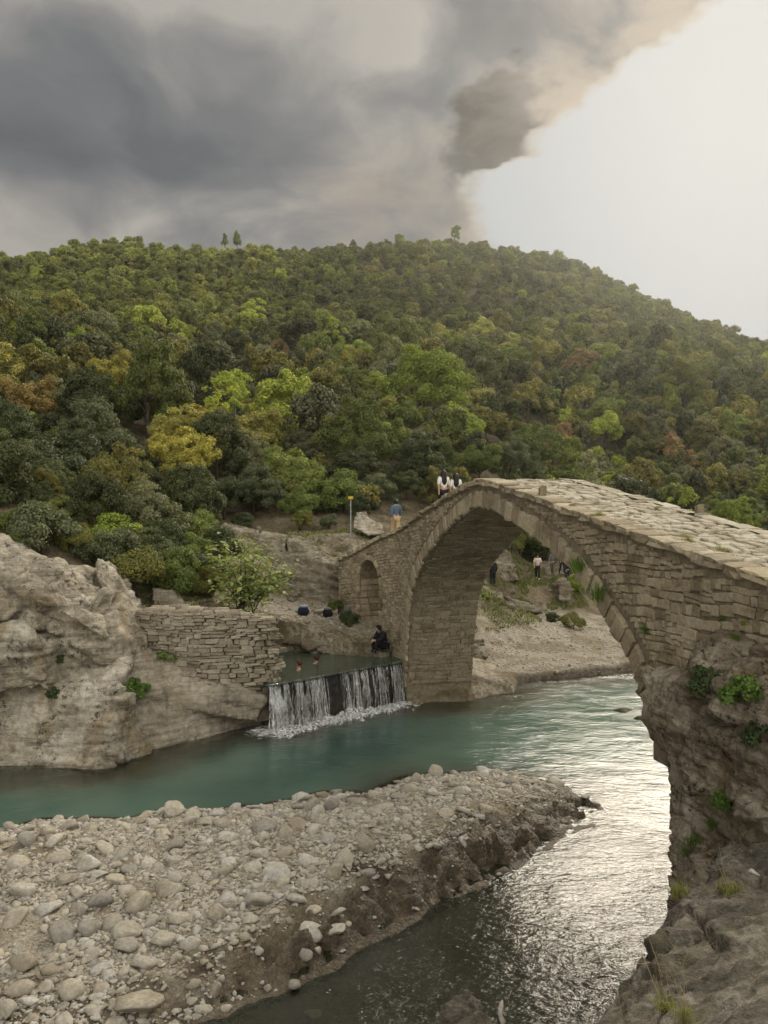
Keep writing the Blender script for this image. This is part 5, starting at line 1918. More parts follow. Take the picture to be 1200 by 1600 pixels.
# trees one can point at: (u, v of the crown centre, distance, radius, colour, label)
SPECIAL = [
    (180, 590, 74, 3.1, 'yellow', 'yellow-green spreading tree on the left slope'),
    (48, 632, 58, 2.9, 'rust', 'rust-orange leaved tree at the left edge'),
    (360, 617, 86, 2.8, 'lime', 'small bright lime-green tree left of centre on the slope'),
    (660, 612, 86, 5.2, 'bright', 'largest bright green tree, broad crown above the bridge'),
    (552, 562, 122, 3.9, 'bright', 'light green tree at the upper edge of the brown clearing'),
    (290, 712, 51, 2.5, 'yellow', 'yellowing tree above the dark gap on the left bank'),
    (95, 742, 42, 2.9, 'evergreen', 'big dark evergreen above the left rock'),
    (150, 682, 50, 2.5, 'grey', 'grey-green round tree behind the big dark evergreen'),
    (20, 690, 46, 2.3, 'evergreen', 'dark evergreen cut by the left edge'),
    (205, 760, 43, 1.6, 'evergreen', 'dark round evergreen right of the big dark one'),
    (470, 788, 47, 1.25, 'green', 'round dark green bush standing alone on the ledge'),
    (400, 770, 50, 1.9, 'grey', 'grey-green tree left of the round ledge bush'),
    (350, 775, 48, 1.8, 'evergreen', 'dark tree over the shaded gap'),
    (795, 560, 128, 3.2, 'green', 'upright rounded green tree above the bridge crown'),
    (905, 572, 128, 3.4, 'brown', 'brownish leaved tree among the greens on the right'),
    (1070, 600, 120, 4.2, 'olive', 'broad olive tree on the hazy right slope'),
    (748, 722, 60, 1.9, 'green', 'round green tree right behind the two women on the bridge'),
    (795, 716, 62, 2.1, 'grey', 'grey-green tree over the crown of the bridge'),
    (720, 668, 76, 2.4, 'bright', 'light green tree below the largest bright one'),
    (590, 690, 68, 2.0, 'bright', 'slim light green tree above the jacketed walker'),
    (60, 545, 92, 3.6, 'green', 'green tree high on the left edge'),
    (125, 555, 96, 3.2, 'bright', 'leafy light green tree between yellow tree and hill'),
    (435, 552, 134, 2.4, 'brown', 'thin brownish tree on the brown clearing'),
    (262, 545, 132, 1.6, 'grey', 'small pale tree standing at the left of the clearing'),
    (480, 635, 84, 2.6, 'olive', 'olive-yellow tree in the middle of the slope'),
    (590, 780, 54, 2.0, 'grey', 'grey-green tree behind the post and boulder'),
    (650, 740, 58, 2.6, 'evergreen', 'dark green tree left of the two walkers'),
    (840, 700, 80, 3.0, 'green', 'round green tree beyond the bridge crown'),
    (1150, 815, 62, 2.0, 'bright', 'light green tree just over the bridge deck on the right'),
    (1180, 812, 66, 2.2, 'green', 'green tree cut by the right edge above the deck'),
]
for (u, v, D, rad, colk, lab) in SPECIAL:
    p = V(u, v, D)
    zg = gz(p.x, p.y)
    lift = max((p.z - zg) / rad, 0.55)
    zc = p.z - rad * lift
    tree(p.x, p.y, zc, rad, GREENS[colk], lab, None, random.choice(CR_NEAR), lift=lift)
    TREES.append((p.x, p.y, rad))


def clear_of(x, y, z):
    """places the photograph shows without trees"""
    if y < 36 and not (x < -6.5 - (36 - y) * .2 and z > 4.6):
        return False
    u = 600 + x / y * F
    v = 800 - (z - H) / y * F
    if y < 62 and u > 500 and x > -4.5 and v > 800:
        return False
    if 330 < u < 560 and v > 808:
        return False
    if u > 725 and y < 57 and x < 18:
        return False
    if 12.5 < x < 22 and y < 68:
        return False
    if 250 < u < 640 and 118 < y < 150 and random.random() < 0.93:       # the bare brown bench
        return False
    if 470 < u < 600 and 95 < y < 120 and random.random() < 0.6:
        return False
    return True


grid = {}


def far_enough(x, y, rad, k=0.74):
    c = (int(x // 8), int(y // 8))
    for i in (-1, 0, 1):
        for j in (-1, 0, 1):
            for (a, b, q) in grid.get((c[0] + i, c[1] + j), ()):
                if (x - a) ** 2 + (y - b) ** 2 < ((rad + q) * k) ** 2:
                    return False
    return True


def occupy(x, y, rad):
    grid.setdefault((int(x // 8), int(y // 8)), []).append((x, y, rad))


for q in TREES:
    occupy(*q)
rt = random.Random(77)
cand = []
_cy = [31 + (322 - 31) * rt.random() ** 0.8 for _ in range(42000)]
_cx = [rt.uniform(-0.60, 0.60) * q for q in _cy]
_cy += [rt.uniform(30.5, 60) for _ in range(3000)]
_cx += [rt.uniform(-0.62, 0.3) * q for q in _cy[42000:]]
for x, y, zt_ in zip(_cx, _cy, tps(_cx, _cy)):
    rad = rt.choice([0.9, 1.2, 1.5, 1.9, 2.3, 2.8, 3.4]) * (0.62 if y < 38 else 0.85 if y < 60 else 1.0) * (1.05 if 120 < y < 160 else 0.72 if y > 160 else 1.0)
    if not far_enough(x, y, rad, 0.62 if y > 100 else 0.66):
        continue
    if not clear_of(x, y, zt_):
        continue
    occupy(x, y, rad)
    cand.append((x, y, rad))
cx = np.array([c_[0] for c_ in cand])
cy = np.array([c_[1] for c_ in cand])
cz = ground(cx, cy)
cr_ = np.array([c_[2] for c_ in cand])
patch = fbm(np.c_[cx * 0.035, cy * 0.035, cx * 0], 3)
patch2 = fbm(np.c_[cx * 0.02 + 40, cy * 0.02, cx * 0], 2)
cols_ = []
for i in range(len(cand)):
    q = rt.random() + patch[i] * 0.45
    far = cy[i] > 140
    if q < 0.30:
        c_ = 'evergreen'
    elif q < 0.55:
        c_ = rt.choice(['evergreen', 'green', 'grey'])
    elif q < 0.86:
        c_ = rt.choice(['green', 'olive', 'green', 'grey'])
    elif q < 1.10:
        c_ = rt.choice(['olive', 'bright', 'olive'])
    else:
        c_ = rt.choice(['bright', 'bright', 'olive', 'olive', 'bright', 'yellow', 'lime', 'brown'])
    b = np.array(GREENS[c_])
    if far:
        m = np.array((0.145, 0.175, 0.042)) * (1 + 0.45 * patch2[i])
        if cx[i] < -0.1 * cy[i]:
            m = m * (1.3 + 0.7 * sstep(cy[i], 180, 260))
        b = b * 0.62 + m * 0.5
    cols_.append(b * np.array((1.24, 1.13, 1.2)) * rt.uniform(0.65, 1.4))
vis = cr_ / cy
order = np.argsort(-vis)
LAB = {'near': 'dense green tree in the wood behind the bridge', }
n_ind = 260


def tree_lab(i):
    u_ = 600 + cx[i] / cy[i] * F
    r_, g_, b_ = cols_[i]
    tone = 'yellowish' if r_ > g_ * 1.02 else 'light green' if g_ > 0.22 else 'dark green' if g_ < 0.125 else 'mid green'
    hor = 'at the left edge of the wood' if u_ < 150 else 'on the left of the wood' if u_ < 400 else 'behind the far bridge end' if u_ < 640 else 'above the bridge crown' if u_ < 880 else 'beyond the bridge deck on the right'
    dep = 'low down' if cy[i] < 50 else 'part way up the slope' if cy[i] < 75 else 'higher up the slope'
    return tone + ' bushy tree ' + dep + ' ' + hor


ind = set(order[:n_ind].tolist())
for i in order[:n_ind]:
    x, y, z, rad = cx[i], cy[i], cz[i], cr_[i]
    mesh = rt.choice(CR_NEAR) if y < 62 else rt.choice(CR_MID)
    hf = rt.uniform(0.85, 1.3)
    tree(x, y, z - 0.1, rad, cols_[i], tree_lab(i), 'wood, ' + tree_lab(i), mesh, hfac=hf, lift=(rt.uniform(0.75, 1.05) if y > 50 else rt.uniform(0.5, 0.75)) * hf)
rest = [i for i in range(len(cand)) if i not in ind]
rest = np.array(rest)

# --- one instance source per far crown: real trees standing on the skyline
sky_src = []
for k, (u, v, D, rad, hf, lab) in enumerate([
    (352, 378, 262, 1.5, 1.9, 'slender tall tree on the skyline, left of a pair'), (371, 374, 262, 1.8, 2.0, 'slender tall tree on the skyline, right of a pair'),
    (625, 374, 258, 2.0, 1.3, 'tree standing above the skyline left of the white sky'), (712, 366, 254, 2.4, 1.1, 'tallest hazy tree on the crest below the cloud edge')]):
    p = V(u, v, D)
    g = gz(p.x, p.y)
    lift = max((p.z - g) / rad, .6)
    t_ = tree(p.x, p.y, p.z - rad * lift, rad, (0.17, 0.21, 0.06), lab, None, CR_FAR[k], hfac=hf, lift=lift)
    sky_src.append([c_ for c_ in t_.children if c_.name.startswith('crown')][0])
n = len(rest)
r = np.random.RandomState(8)
hf = np.where(cy[rest] > 160, r.uniform(0.8, 1.3, n), r.uniform(0.8, 1.6, n))
S = cr_[rest]
zoff = S * hf * r.uniform(0.6, 0.85, n)
tints = np.array(cols_)[rest]
o = gn_scatter('forest', np.c_[cx[rest], cy[rest], cz[rest] + zoff], np.c_[r.normal(0, .12, n), r.normal(0, .12, n), r.uniform(0, 6.28, n)], np.c_[S * r.uniform(.85, 1.35, n), S * r.uniform(.85, 1.35, n), S * hf], r.randint(0, 4, n), sky_src, M_leaf_far, tints)
tag(o, 'dense green forest covering the far hillside', 'forest', kind='stuff')
print('TREES', len(cand), 'individual', n_ind, 'forest', n)

# ragged scrub and small trees on the crest line and in the gaps
sx_, sy_ = [], []
for _ in range(2600):
    y = rt.uniform(60, 300)
    x = rt.uniform(-0.58, 0.58) * y
    if 250 < 600 + x / y * F < 640 and 118 < y < 150 and rt.random() < 0.85:
        continue
    if y > 84 or abs(x) > 24 or rt.random() < 0.3:
        sx_.append(x)
        sy_.append(y)
for _ in range(420):
    u = rt.uniform(-20, 1220)
    D = np.interp(u, [0, 290, 450, 720, 900, 1060, 1200], [285, 275, 265, 255, 245, 225, 210]) + rt.uniform(-14, 8)
    sx_.append((u - 600) / F * D)
    sy_.append(D)
sx_, sy_ = np.array(sx_), np.array(sy_)
ok = ~(((sx_ > 12) & (sx_ < 23) & (sy_ < 70)))
sx_, sy_ = sx_[ok], sy_[ok]
sz_ = ground(sx_, sy_)
n = len(sx_)
S = r.uniform(0.5, 1.25, n)
hf = r.uniform(0.8, 1.9, n)
b = np.array([GREENS['green'], GREENS['olive'], GREENS['evergreen'], GREENS['grey']])[r.randint(0, 4, n)] * r.uniform(.75, 1.25, (n, 1))
o = gn_scatter('undergrowth', np.c_[sx_, sy_, sz_ + S * hf * 0.5], np.c_[np.zeros(n), np.zeros(n), r.uniform(0, 6.28, n)], np.c_[S, S, S * hf], r.randint(0, 4, n), sky_src, M_leaf_far, b)
tag(o, 'low scrub growing between the hillside trees', 'undergrowth', kind='stuff')

# ================================================================== SHRUBS near the river
SHRUBS = [
    (800, 850, 54, 1.1, 'olive', 'olive bush at the left of the arch opening'), (865, 850, 59, 1.2, 'green', 'green bush above the walkers'), (756, 935, 43.5, 0.45, 'bright', 'bright green low bush right of the pier'), (905, 900, 52, 0.6, 'bright', 'bright green bush at the arch edge'),
    (20, 850, 27.6, 0.5, 'green', 'small green shrub on the shoulder of the left rock'), (190, 845, 31.5, 1.0, 'bright', 'light green shrub above the rock shoulder'), (140, 815, 33, 1.1, 'olive', 'olive shrub under the big evergreen'), (235, 860, 31.5, 0.8, 'grey', 'grey shrub beside the light green one'),
    (300, 850, 35, 0.8, 'green', 'green shrub left of the ledge blocks'), (322, 905, 32, 0.7, 'olive', 'low olive shrub left of the leafy sapling'), (470, 812, 46, 0.6, 'olive', 'small olive shrub below the round ledge bush'), (515, 815, 46.5, 0.7, 'grey', 'grey shrub left of the post'),
    (70, 838, 29.0, 1.05, 'grey', 'grey-green shrub at the top of the big left rock'), (30, 815, 29.8, 0.7, 'green', 'small shrub at the upper left edge of the rock'), (120, 842, 30, 0.8, 'olive', 'olive shrub right of the grey-green one on the rock'),
    (165, 862, 30, 1.0, 'grey', 'pale feathery shrub over the rock shoulder'), (215, 888, 29.6, 0.95, 'olive', 'yellowish shrub over the gap behind the rock'), (265, 885, 30.6, 0.9, 'green', 'leafy shrub behind the mossy boulder'),
    (250, 838, 33, 0.9, 'evergreen', 'dark shrub in the shaded gap'), (285, 815, 34.5, 0.65, 'bright', 'upright light green sapling in the shaded gap'), (310, 880, 33.0, 0.9, 'evergreen', 'dark low bush left of the leafy sapling'),
    (335, 860, 36, 1.0, 'evergreen', 'dark bush above the leafy sapling'), (200, 815, 35, 1.3, 'evergreen', 'dark bush under the evergreen trees'), (110, 800, 35, 1.2, 'evergreen', 'dark undergrowth bush left of the shaded gap'),
    (30, 770, 36, 1.3, 'green', 'green bush below the left edge evergreen'), (560, 795, 49, 1.0, 'evergreen', 'dark bush behind the yellow-topped post'), (655, 775, 45, 1.1, 'green', 'green bush right behind the jacketed walker'), (680, 790, 44, 0.9, 'grey', 'grey-green bush touching the bridge top'),
    (815, 838, 55, 1.5, 'green', 'green bush over the boulders seen through the arch'), (845, 858, 56, 1.1, 'evergreen', 'dark bush right of the big rounded boulder'), (835, 820, 58, 1.4, 'green', 'light bush at the top of the arch opening'),
    (548, 968, 33.4, 0.52, 'evergreen', 'small dark ivy-like bush at the foot of the bridge end'), (528, 948, 35.5, 0.42, 'green', 'low green plants beside the stone stump'), (895, 955, 44, 0.5, 'olive', 'small yellow-green bush on the beach'), (862, 952, 45, 0.32, 'evergreen', 'tiny dark bush left of the yellow-green bush on the beach'),
    (440, 770, 52, 1.4, 'olive', 'olive bush between the ledge trees'), (520, 770, 52, 1.5, 'green', 'bush between round ledge bush and post'), (380, 818, 45, 0.8, 'evergreen', 'dark low bush on the ledge edge'), (300, 800, 40, 1.5, 'evergreen', 'dark bush in the deep shade above the gap')]
for (u, v, D, rad, ck, lab) in SHRUBS:
    p = V(u, v, D)
    zg = drop(p.x, p.y, p.z + 0.6 * rad)
    zg = min(zg, p.z)
    lift = max((p.z - zg) / rad, 0.35)
    if lift > 0.62:
        rad, lift = max(rad, min((p.z - zg) / 0.62, rad * 1.5)), 0.62
        p.z = zg + rad * lift
    tree(p.x, p.y, p.z - lift * rad, rad, np.array(GREENS[ck]) * 1.05, lab, None, random.choice(CR_SHRUB), name='shrub', hfac=random.uniform(.9, 1.1), lift=lift)

# --- leafy sapling with large leaves in front of the path
sap = empty('leafy_sapling', (V(385, 945, 30.6).x, 30.6, 3.6))
sap.scale = (1.22, 1.15, 1.08)
tag(sap, 'young sapling with big light green leaves behind the ruined wall', 'sapling')
lv = np.array([(0, 0, 0), (.28, .22, .05), (.62, .26, .02), (1, 0, -.12), (.62, -.26, .02), (.28, -.22, .05), (.5, 0, -.03)])
lfm = mesh_np('leaf', lv, [[0, 6, 2, 1], [6, 3, 2], [0, 5, 4, 6], [6, 4, 3]], M_leaf)
fattr(lfm, 'leaf', [0.6, 0.7, 0.5, 0.6], 'FACE')
stems = []
rs_ = random.Random(4)
tips = []
for k in range(16):
    a = rs_.uniform(0, 6.28)
    e = Vector((math.cos(a) * rs_.uniform(.5, 1.75), math.sin(a) * rs_.uniform(.3, 1.1), rs_.uniform(0.5, 2.6)))
    b = Vector((rs_.uniform(-.3, .3), rs_.uniform(-.15, .15), -0.3))
    m_ = b.lerp(e, .5) + Vector((0, 0, .28))
    v_, f_ = tube([b, b.lerp(m_, .5), m_, m_.lerp(e, .6), e], [.03, .024, .017, .011, .005], 5)
    link('stem', mesh_np('stem', v_, f_, M_bark, True), sap)
    for q in range(95):
        f = rs_.uniform(0.25, 1.0)
        p = (b.lerp(m_, f * 2) if f < .5 else m_.lerp(e, f * 2 - 1))
        p = p + Vector((rs_.gauss(0, .24), rs_.gauss(0, .2), rs_.gauss(0, .18)))
        tips.append(p)
rs_.shuffle(tips)
for p in tips[:290]:
    o = link('leaf', lfm, sap)
    o.location = p
    o.rotation_euler = (rs_.uniform(-.7, .7), rs_.uniform(-.5, .7), rs_.uniform(0, 6.28))
    s_ = rs_.uniform(.15, .30)
    o.scale = (s_, s_, s_)
    j = rs_.uniform(.7, 1.25)
    o.color = (0.31 * j, 0.37 * j, 0.14 * j, 1)
mm = []
for p in tips[290:]:
    s_ = rs_.uniform(.12, .27)
    mm.append((0, Matrix.Translation(p) @ Euler((rs_.uniform(-.8, .8), rs_.uniform(-.5, .8), rs_.uniform(0, 6.28))).to_matrix().to_4x4() @ Matrix.Scale(s_, 4)))
v_, f_ = joined([(lv, [[0, 6, 2, 1], [6, 3, 2], [0, 5, 4, 6], [6, 4, 3]])], mm)
me = mesh_np('inner_leaves', v_, f_, M_leaf)
fattr(me, 'leaf', np.repeat(np.random.RandomState(2).uniform(.1, .9, len(mm)), 4), 'FACE')
o = link('inner_leaves', me, sap)
o['kind'] = 'stuff'
o.color = (0.28, 0.335, 0.12, 1)

# ================================================================== GRASS
M_grass, nt = new_mat('grass_blade')
oc = nd(nt, 'ShaderNodeObjectInfo').outputs['Color']
isl = nd(nt, 'ShaderNodeNewGeometry').outputs['Random Per Island']
cc = mixc(nt, 1.0, oc, ramp(nt, isl, [(0, 0.6), (1, 1.4)]), 'MULTIPLY')
b = nd(nt, 'ShaderNodeBsdfDiffuse', {0: cc})
t_ = nd(nt, 'ShaderNodeBsdfTranslucent', {0: cc})
nd(nt, 'ShaderNodeOutputMaterial', {0: nd(nt, 'ShaderNodeMixShader', {0: 0.35, 1: b.outputs[0], 2: t_.outputs[0]}).outputs[0]})


def blades(pts_, hts, wid, r, lean=0.5):
    n = len(pts_)
    a = r.uniform(0, 6.28, n)
    l = r.uniform(0.1, lean, n)
    dx_, dy_ = np.cos(a), np.sin(a)
    side_ = np.c_[-dy_, dx_, dx_ * 0] * (wid * r.uniform(.6, 1.3, n))[:, None]
    up = np.c_[dx_ * l * 0.35, dy_ * l * 0.35, np.ones(n)] * hts[:, None] * 0.55
    tip = np.c_[dx_ * l, dy_ * l, np.full(n, 1.0) - l * 0.4] * hts[:, None]
    P = np.stack([pts_ - side_, pts_ + side_, pts_ + up + side_ * .7, pts_ + up - side_ * .7, pts_ + tip], 1).reshape(-1, 3)
    i = np.arange(n)[:, None] * 5
    F_ = np.concatenate([np.c_[i, i + 1, i + 2], np.c_[i, i + 2, i + 3], np.c_[i + 3, i + 2, i + 4]])
    return P, F_


TUFT = []
for s_ in range(4):
    r = np.random.RandomState(s_)
    n = 90
    q = np.c_[r.normal(0, .28, n), r.normal(0, .28, n), np.full(n, -0.08)]
    P, F_ = blades(q, r.uniform(.5, 1.1, n), 0.022, r, 0.9)
    TUFT.append(mesh_np('grass_tuft', P, F_, M_grass))
DRY = []
for s_ in range(2):
    r = np.random.RandomState(50 + s_)
    n = 9
    q = np.c_[r.normal(0, .10, n), r.normal(0, .07, n), np.full(n, -0.05)]
    P, F_ = blades(q, r.uniform(.4, 1.1, n), 0.004, r, 0.7)
    DRY.append(mesh_np('dry_grass', P, F_, M_grass))

TUFTS = [(1085, 1318, .22, 'g', 'green grass tuft in the cleft below the abutment rock'), (1075, 1335, .20, 'g', 'green tuft at the upper edge of the foreground rock'), (1062, 1398, .16, 'b', 'yellow-green tuft on the rim of the foreground rock'),
         (1140, 1398, .20, 'b', 'light grass tuft among stones on the right ledge'), (1115, 1290, .16, 'g', 'grass tuft at the foot of the abutment rock'), (1130, 1250, .16, 'g', 'small weed in a crack of the abutment rock'),
         (1105, 1065, .22, 'd', 'dark leafy plant in the crack of the abutment rock'), (1165, 1085, .24, 'g', 'green plant hanging at the right of the abutment rock'), (1195, 1150, .2, 'd', 'dark plant at the right edge of the abutment rock'),
         (1130, 968, .14, 'g', 'tuft growing from the bridge wall above the rock'), (1165, 975, .14, 'b', 'yellow-green tuft on the bridge wall by the right edge'), (1150, 998, .12, 'g', 'small tuft on top of the abutment rock'),
         (1070, 1592, .10, 'b', 'small grass tuft at the bottom edge'), (1040, 1575, .10, 'b', 'pale tuft low on the foreground rock'), (200, 1075, .32, 'g', 'bright green plants in the cleft of the left rock'), (218, 1082, .28, 'g', 'green plants trailing down the left rock cleft'),
         (265, 1025, .26, 'g', 'moss-green plants at the foot of the ruined wall'), (85, 1083, .22, 'd', 'small plant clinging to the left rock face'), (95, 1030, .16, 'd', 'small weed in a hollow of the left rock')]
GC = {'g': (0.14, 0.23, 0.045), 'b': (0.27, 0.28, 0.08), 'd': (0.07, 0.105, 0.035), 'dry': (0.36, 0.29, 0.17)}
bpy.context.view_layer.update()
DG = bpy.context.evaluated_depsgraph_get()
SKIP = ('shrub', 'foliage', 'crown', 'forest', 'undergrowth')


def pick(u, v):
    """the point of the built place that lies along this line of sight, used to root small plants on rock"""
    org = Vector((0, 0, H))
    d = V(u, v, 1.0) - org
    d.normalize()
    o0 = org + d * 0.05
    for _ in range(6):
        hit, loc, nrm_, _i, ob, _m = SC.ray_cast(DG, o0, d)
        if not hit:
            return None, None
        if ob.name.split('.')[0] in SKIP or (ob.parent and ob.name.split('.')[0] in ('leaf', 'stem', 'trunk')):
            o0 = loc + d * 0.02
            continue
        return loc, nrm_
    return None, None


LEAFY = [crown_mesh('foliage', 700 + i, 26, 34, 0.10, flat=0.6, low=-0.3, clump_r=(0.16, 0.34)) for i in range(3)]
for (u, v, s_, ck, lab) in TUFTS:
    loc, n = pick(u, v)
    if loc is None:
        continue
    leafy = 'grass' not in lab and 'tuft' not in lab
    o = link('leafy_plant' if leafy else 'grass_tuft', random.choice(LEAFY if leafy else TUFT))
    if leafy:
        s_ *= 1.35
    o.location = loc
    o.rotation_euler = ((n * 0.5 + Vector((0, 0, .8))).to_track_quat('Z', 'Y')).to_euler()
    o.scale = (s_, s_, s_)
    o.color = (*GC[ck], 1)
    tag(o, lab, 'plant')
for (u, v, s_, lab) in [(1060, 1560, .62, 'tall dry grass stalks on the foreground rock'), (1045, 1545, .5, 'dry grass stalks left of the tall ones'), (1020, 1600, .35, 'dry stalks at the bottom edge'), (985, 1600, .3, 'thin dry stalks at the rock rim near the bottom edge'),
                        (1150, 1385, .6, 'long dry stalks leaning on the right ledge'), (1170, 1340, .5, 'dry stalks in front of the abutment rock')]:
    loc, n = pick(u, v)
    if loc is None:
        continue
    o = link('dry_grass', random.choice(DRY))
    o.location = loc
    o.scale = (s_, s_, s_)
    o.rotation_euler = (0, -0.35, random.random())
    o.color = (*GC['dry'], 1)
    tag(o, lab, 'grass')

# tufts in the joints of the bridge
r = np.random.RandomState(5)
for (u, v, s_, lab) in [(908, 888, .42, 'fern-like tuft on the arch edge, upper of two'), (940, 932, .40, 'fern-like tuft on the arch edge, lower of two'), (1010, 985, .2, 'tiny tuft on the broken arch edge'), (935, 805, .16, 'grass in the paving near the stub post'), (895, 790, .14, 'grass in the paving left of the stub post'),
                        (1075, 845, .15, 'grass in the paving of the right half of the deck'), (1130, 862, .16, 'yellowish grass in the paving near the right edge'), (1025, 797, .15, 'grass along the far kerb of the deck')]:
    loc, n = pick(u, v)
    if loc is None:
        continue
    o = link('grass_tuft', TUFT[r.randint(4)])
    o.location = loc
    n2 = n * 0.6 + Vector((0, 0, .7))
    o.rotation_euler = n2.to_track_quat('Z', 'Y').to_euler()
    o.scale = (s_ * 1.3, s_ * 1.3, s_ * .6) if v < 870 else (s_, s_, s_)
    o.color = (*(GC['b'] if v < 870 else GC['g']), 1)
    tag(o, lab, 'plant')

# bank grass: a mass
r = np.random.RandomState(15)
gxp, gyp = [], []
for (x0, x1, y0, y1, n) in [(3.6, 9.5, 39, 51, 9000), (8, 13.5, 46, 54, 9000), (-3.5, -0.8, 36, 39.5, 900), (-9, 0, 38, 46, 7000), (-11, -6, 27, 32, 2500)]:
    gxp.append(r.uniform(x0, x1, n))
    gyp.append(r.uniform(y0, y1, n))
gxp, gyp = np.concatenate(gxp), np.concatenate(gyp)
gzp = ground(gxp, gyp)
m = fbm(np.c_[gxp * 0.55, gyp * 0.55, gxp * 0], 3)
ok = (gzp > 1.2) & (m > -0.06)
gp = np.c_[gxp, gyp, gzp - 0.03][ok]
P, F_ = blades(gp, r.uniform(.08, .26, len(gp)), 0.03, r, 0.9)
o = link('grass', mesh_np('grass', P, F_, M_grass))
o.color = (0.185, 0.215, 0.065, 1)
tag(o, 'green grass on the banks behind the bridge', 'grass', kind='stuff')
# ================================================================== PEOPLE
M_skin = mat_simple('skin', (0.46, 0.30, 0.215), 0.55, 0.12, 9.0)
M_hair = mat_simple('dark_hair', (0.018, 0.014, 0.012), 0.5, 0.4, 30.0)
M_white = mat_simple('white_cotton', (0.72, 0.70, 0.68), 0.9, 0.1, 12.0)
M_black = mat_simple('black_cloth', (0.018, 0.018, 0.022), 0.9, 0.3, 12.0)
M_navy = mat_simple('dark_blue_cloth', (0.022, 0.030, 0.055), 0.9, 0.3, 12.0)
M_denim = mat_simple('denim', (0.085, 0.125, 0.165), 0.9, 0.25, 14.0)
M_khaki = mat_simple('tan_cotton', (0.47, 0.34, 0.19), 0.9, 0.15, 12.0)
M_greyc = mat_simple('grey_cloth', (0.16, 0.15, 0.15), 0.9, 0.2, 12.0)
M_brownc = mat_simple('brown_cloth', (0.17, 0.13, 0.09), 0.9, 0.2, 12.0)

J0 = {'pel': (0, 0, .94), 'spi': (0, -.01, 1.12), 'che': (0, 0, 1.32), 'nek': (0, .0, 1.47), 'hd': (0, .02, 1.57), 'crn': (0, .015, 1.66), 'nose': (0, .10, 1.565),
      'shl': (-.17, 0, 1.40), 'ell': (-.23, -.02, 1.13), 'wrl': (-.22, .06, .90), 'hal': (-.215, .08, .82), 'shr': (.17, 0, 1.40), 'elr': (.23, -.02, 1.13), 'wrr': (.22, .06, .90), 'har': (.215, .08, .82),
      'hil': (-.09, 0, .90), 'knl': (-.10, .02, .50), 'anl': (-.10, -.02, .09), 'tol': (-.11, .13, .04), 'hir': (.09, 0, .90), 'knr': (.10, .02, .50), 'anr': (.10, -.02, .09), 'tor': (.11, .13, .04)}
RAD = {'pel': .145, 'spi': .125, 'che': .145, 'nek': .055, 'hd': .095, 'crn': .075, 'nose': .02, 'shl': .075, 'ell': .045, 'wrl': .032, 'hal': .036, 'shr': .075, 'elr': .045, 'wrr': .032, 'har': .036,
       'hil': .10, 'knl': .062, 'anl': .043, 'tol': .036, 'hir': .10, 'knr': .062, 'anr': .043, 'tor': .036}
EDG = [('pel', 'spi'), ('spi', 'che'), ('che', 'nek'), ('nek', 'hd'), ('hd', 'crn'), ('hd', 'nose'), ('che', 'shl'), ('shl', 'ell'), ('ell', 'wrl'), ('wrl', 'hal'), ('che', 'shr'), ('shr', 'elr'), ('elr', 'wrr'), ('wrr', 'har'),
       ('pel', 'hil'), ('hil', 'knl'), ('knl', 'anl'), ('anl', 'tol'), ('pel', 'hir'), ('hir', 'knr'), ('knr', 'anr'), ('anr', 'tor')]
for sd_ in 'lr':                                   # four fingers and a thumb on each hand
    sx_ = -1 if sd_ == 'l' else 1
    for k in range(4):
        J0['f%s%d' % (sd_, k)] = (sx_ * .213, .065 + .022 * k, .745 + .008 * abs(k - 1.5))
        RAD['f%s%d' % (sd_, k)] = .009
        EDG.append(('ha' + sd_, 'f%s%d' % (sd_, k)))
    J0['th' + sd_] = (sx_ * .19, .125, .80)
    RAD['th' + sd_] = .010
    EDG.append(('ha' + sd_, 'th' + sd_))
TORSO = ['pel', 'spi', 'che', 'nek', 'shl', 'shr']
SETS = {'shirt': ['pel', 'spi', 'che', 'shl', 'shr', 'ell', 'elr'], 'jacket': ['pel', 'spi', 'che', 'shl', 'shr', 'ell', 'elr', 'wrl', 'wrr'], 'trousers': ['pel', 'hil', 'knl', 'anl', 'hir', 'knr', 'anr'],
        'shoes': ['anl', 'tol', 'anr', 'tor'], 'coat': ['pel', 'spi', 'che', 'shl', 'shr', 'ell', 'elr', 'wrl', 'wrr', 'hil', 'hir', 'knl', 'knr'], 'shorts': ['pel', 'hil', 'hir', 'knl', 'knr']}


def skin_mesh(name, J, names, grow_, mat, root):
    e = [(a, b) for a, b in EDG if a in names and b in names]
    keep_ = [n for n in names]
    ix = {n: i for i, n in enumerate(keep_)}
    me = bpy.data.meshes.new(name)
    me.from_pydata([J[n] for n in keep_], [(ix[a], ix[b]) for a, b in e], [])
    o = link('tmp_body', me)
    o.modifiers.new('skin', 'SKIN')
    for n in keep_:
        rr = RAD[n] + grow_
        me.skin_vertices[0].data[ix[n]].radius = (rr, rr * (0.74 if n in ('pel', 'spi', 'che') else 1))
    # every separate piece needs a root
    seen, adj = set(), {n: [] for n in keep_}
    for a, b in e:
        adj[a].append(b)
        adj[b].append(a)
    for n in [root] + keep_:
        if n in seen or n not in ix:
            continue
        me.skin_vertices[0].data[ix[n]].use_root = True
        st = [n]
        while st:
            q = st.pop()
            if q in seen:
                continue
            seen.add(q)
            st += adj[q]
    sub = o.modifiers.new('sub', 'SUBSURF')
    sub.levels = sub.render_levels = 2 if name == 'person' else 1
    out_ = evaluated(o, name)
    bpy.data.objects.remove(o)
    out_.polygons.foreach_set('use_smooth', np.ones(len(out_.polygons), dtype=bool))
    out_.materials.clear()
    out_.materials.append(mat)
    return out_


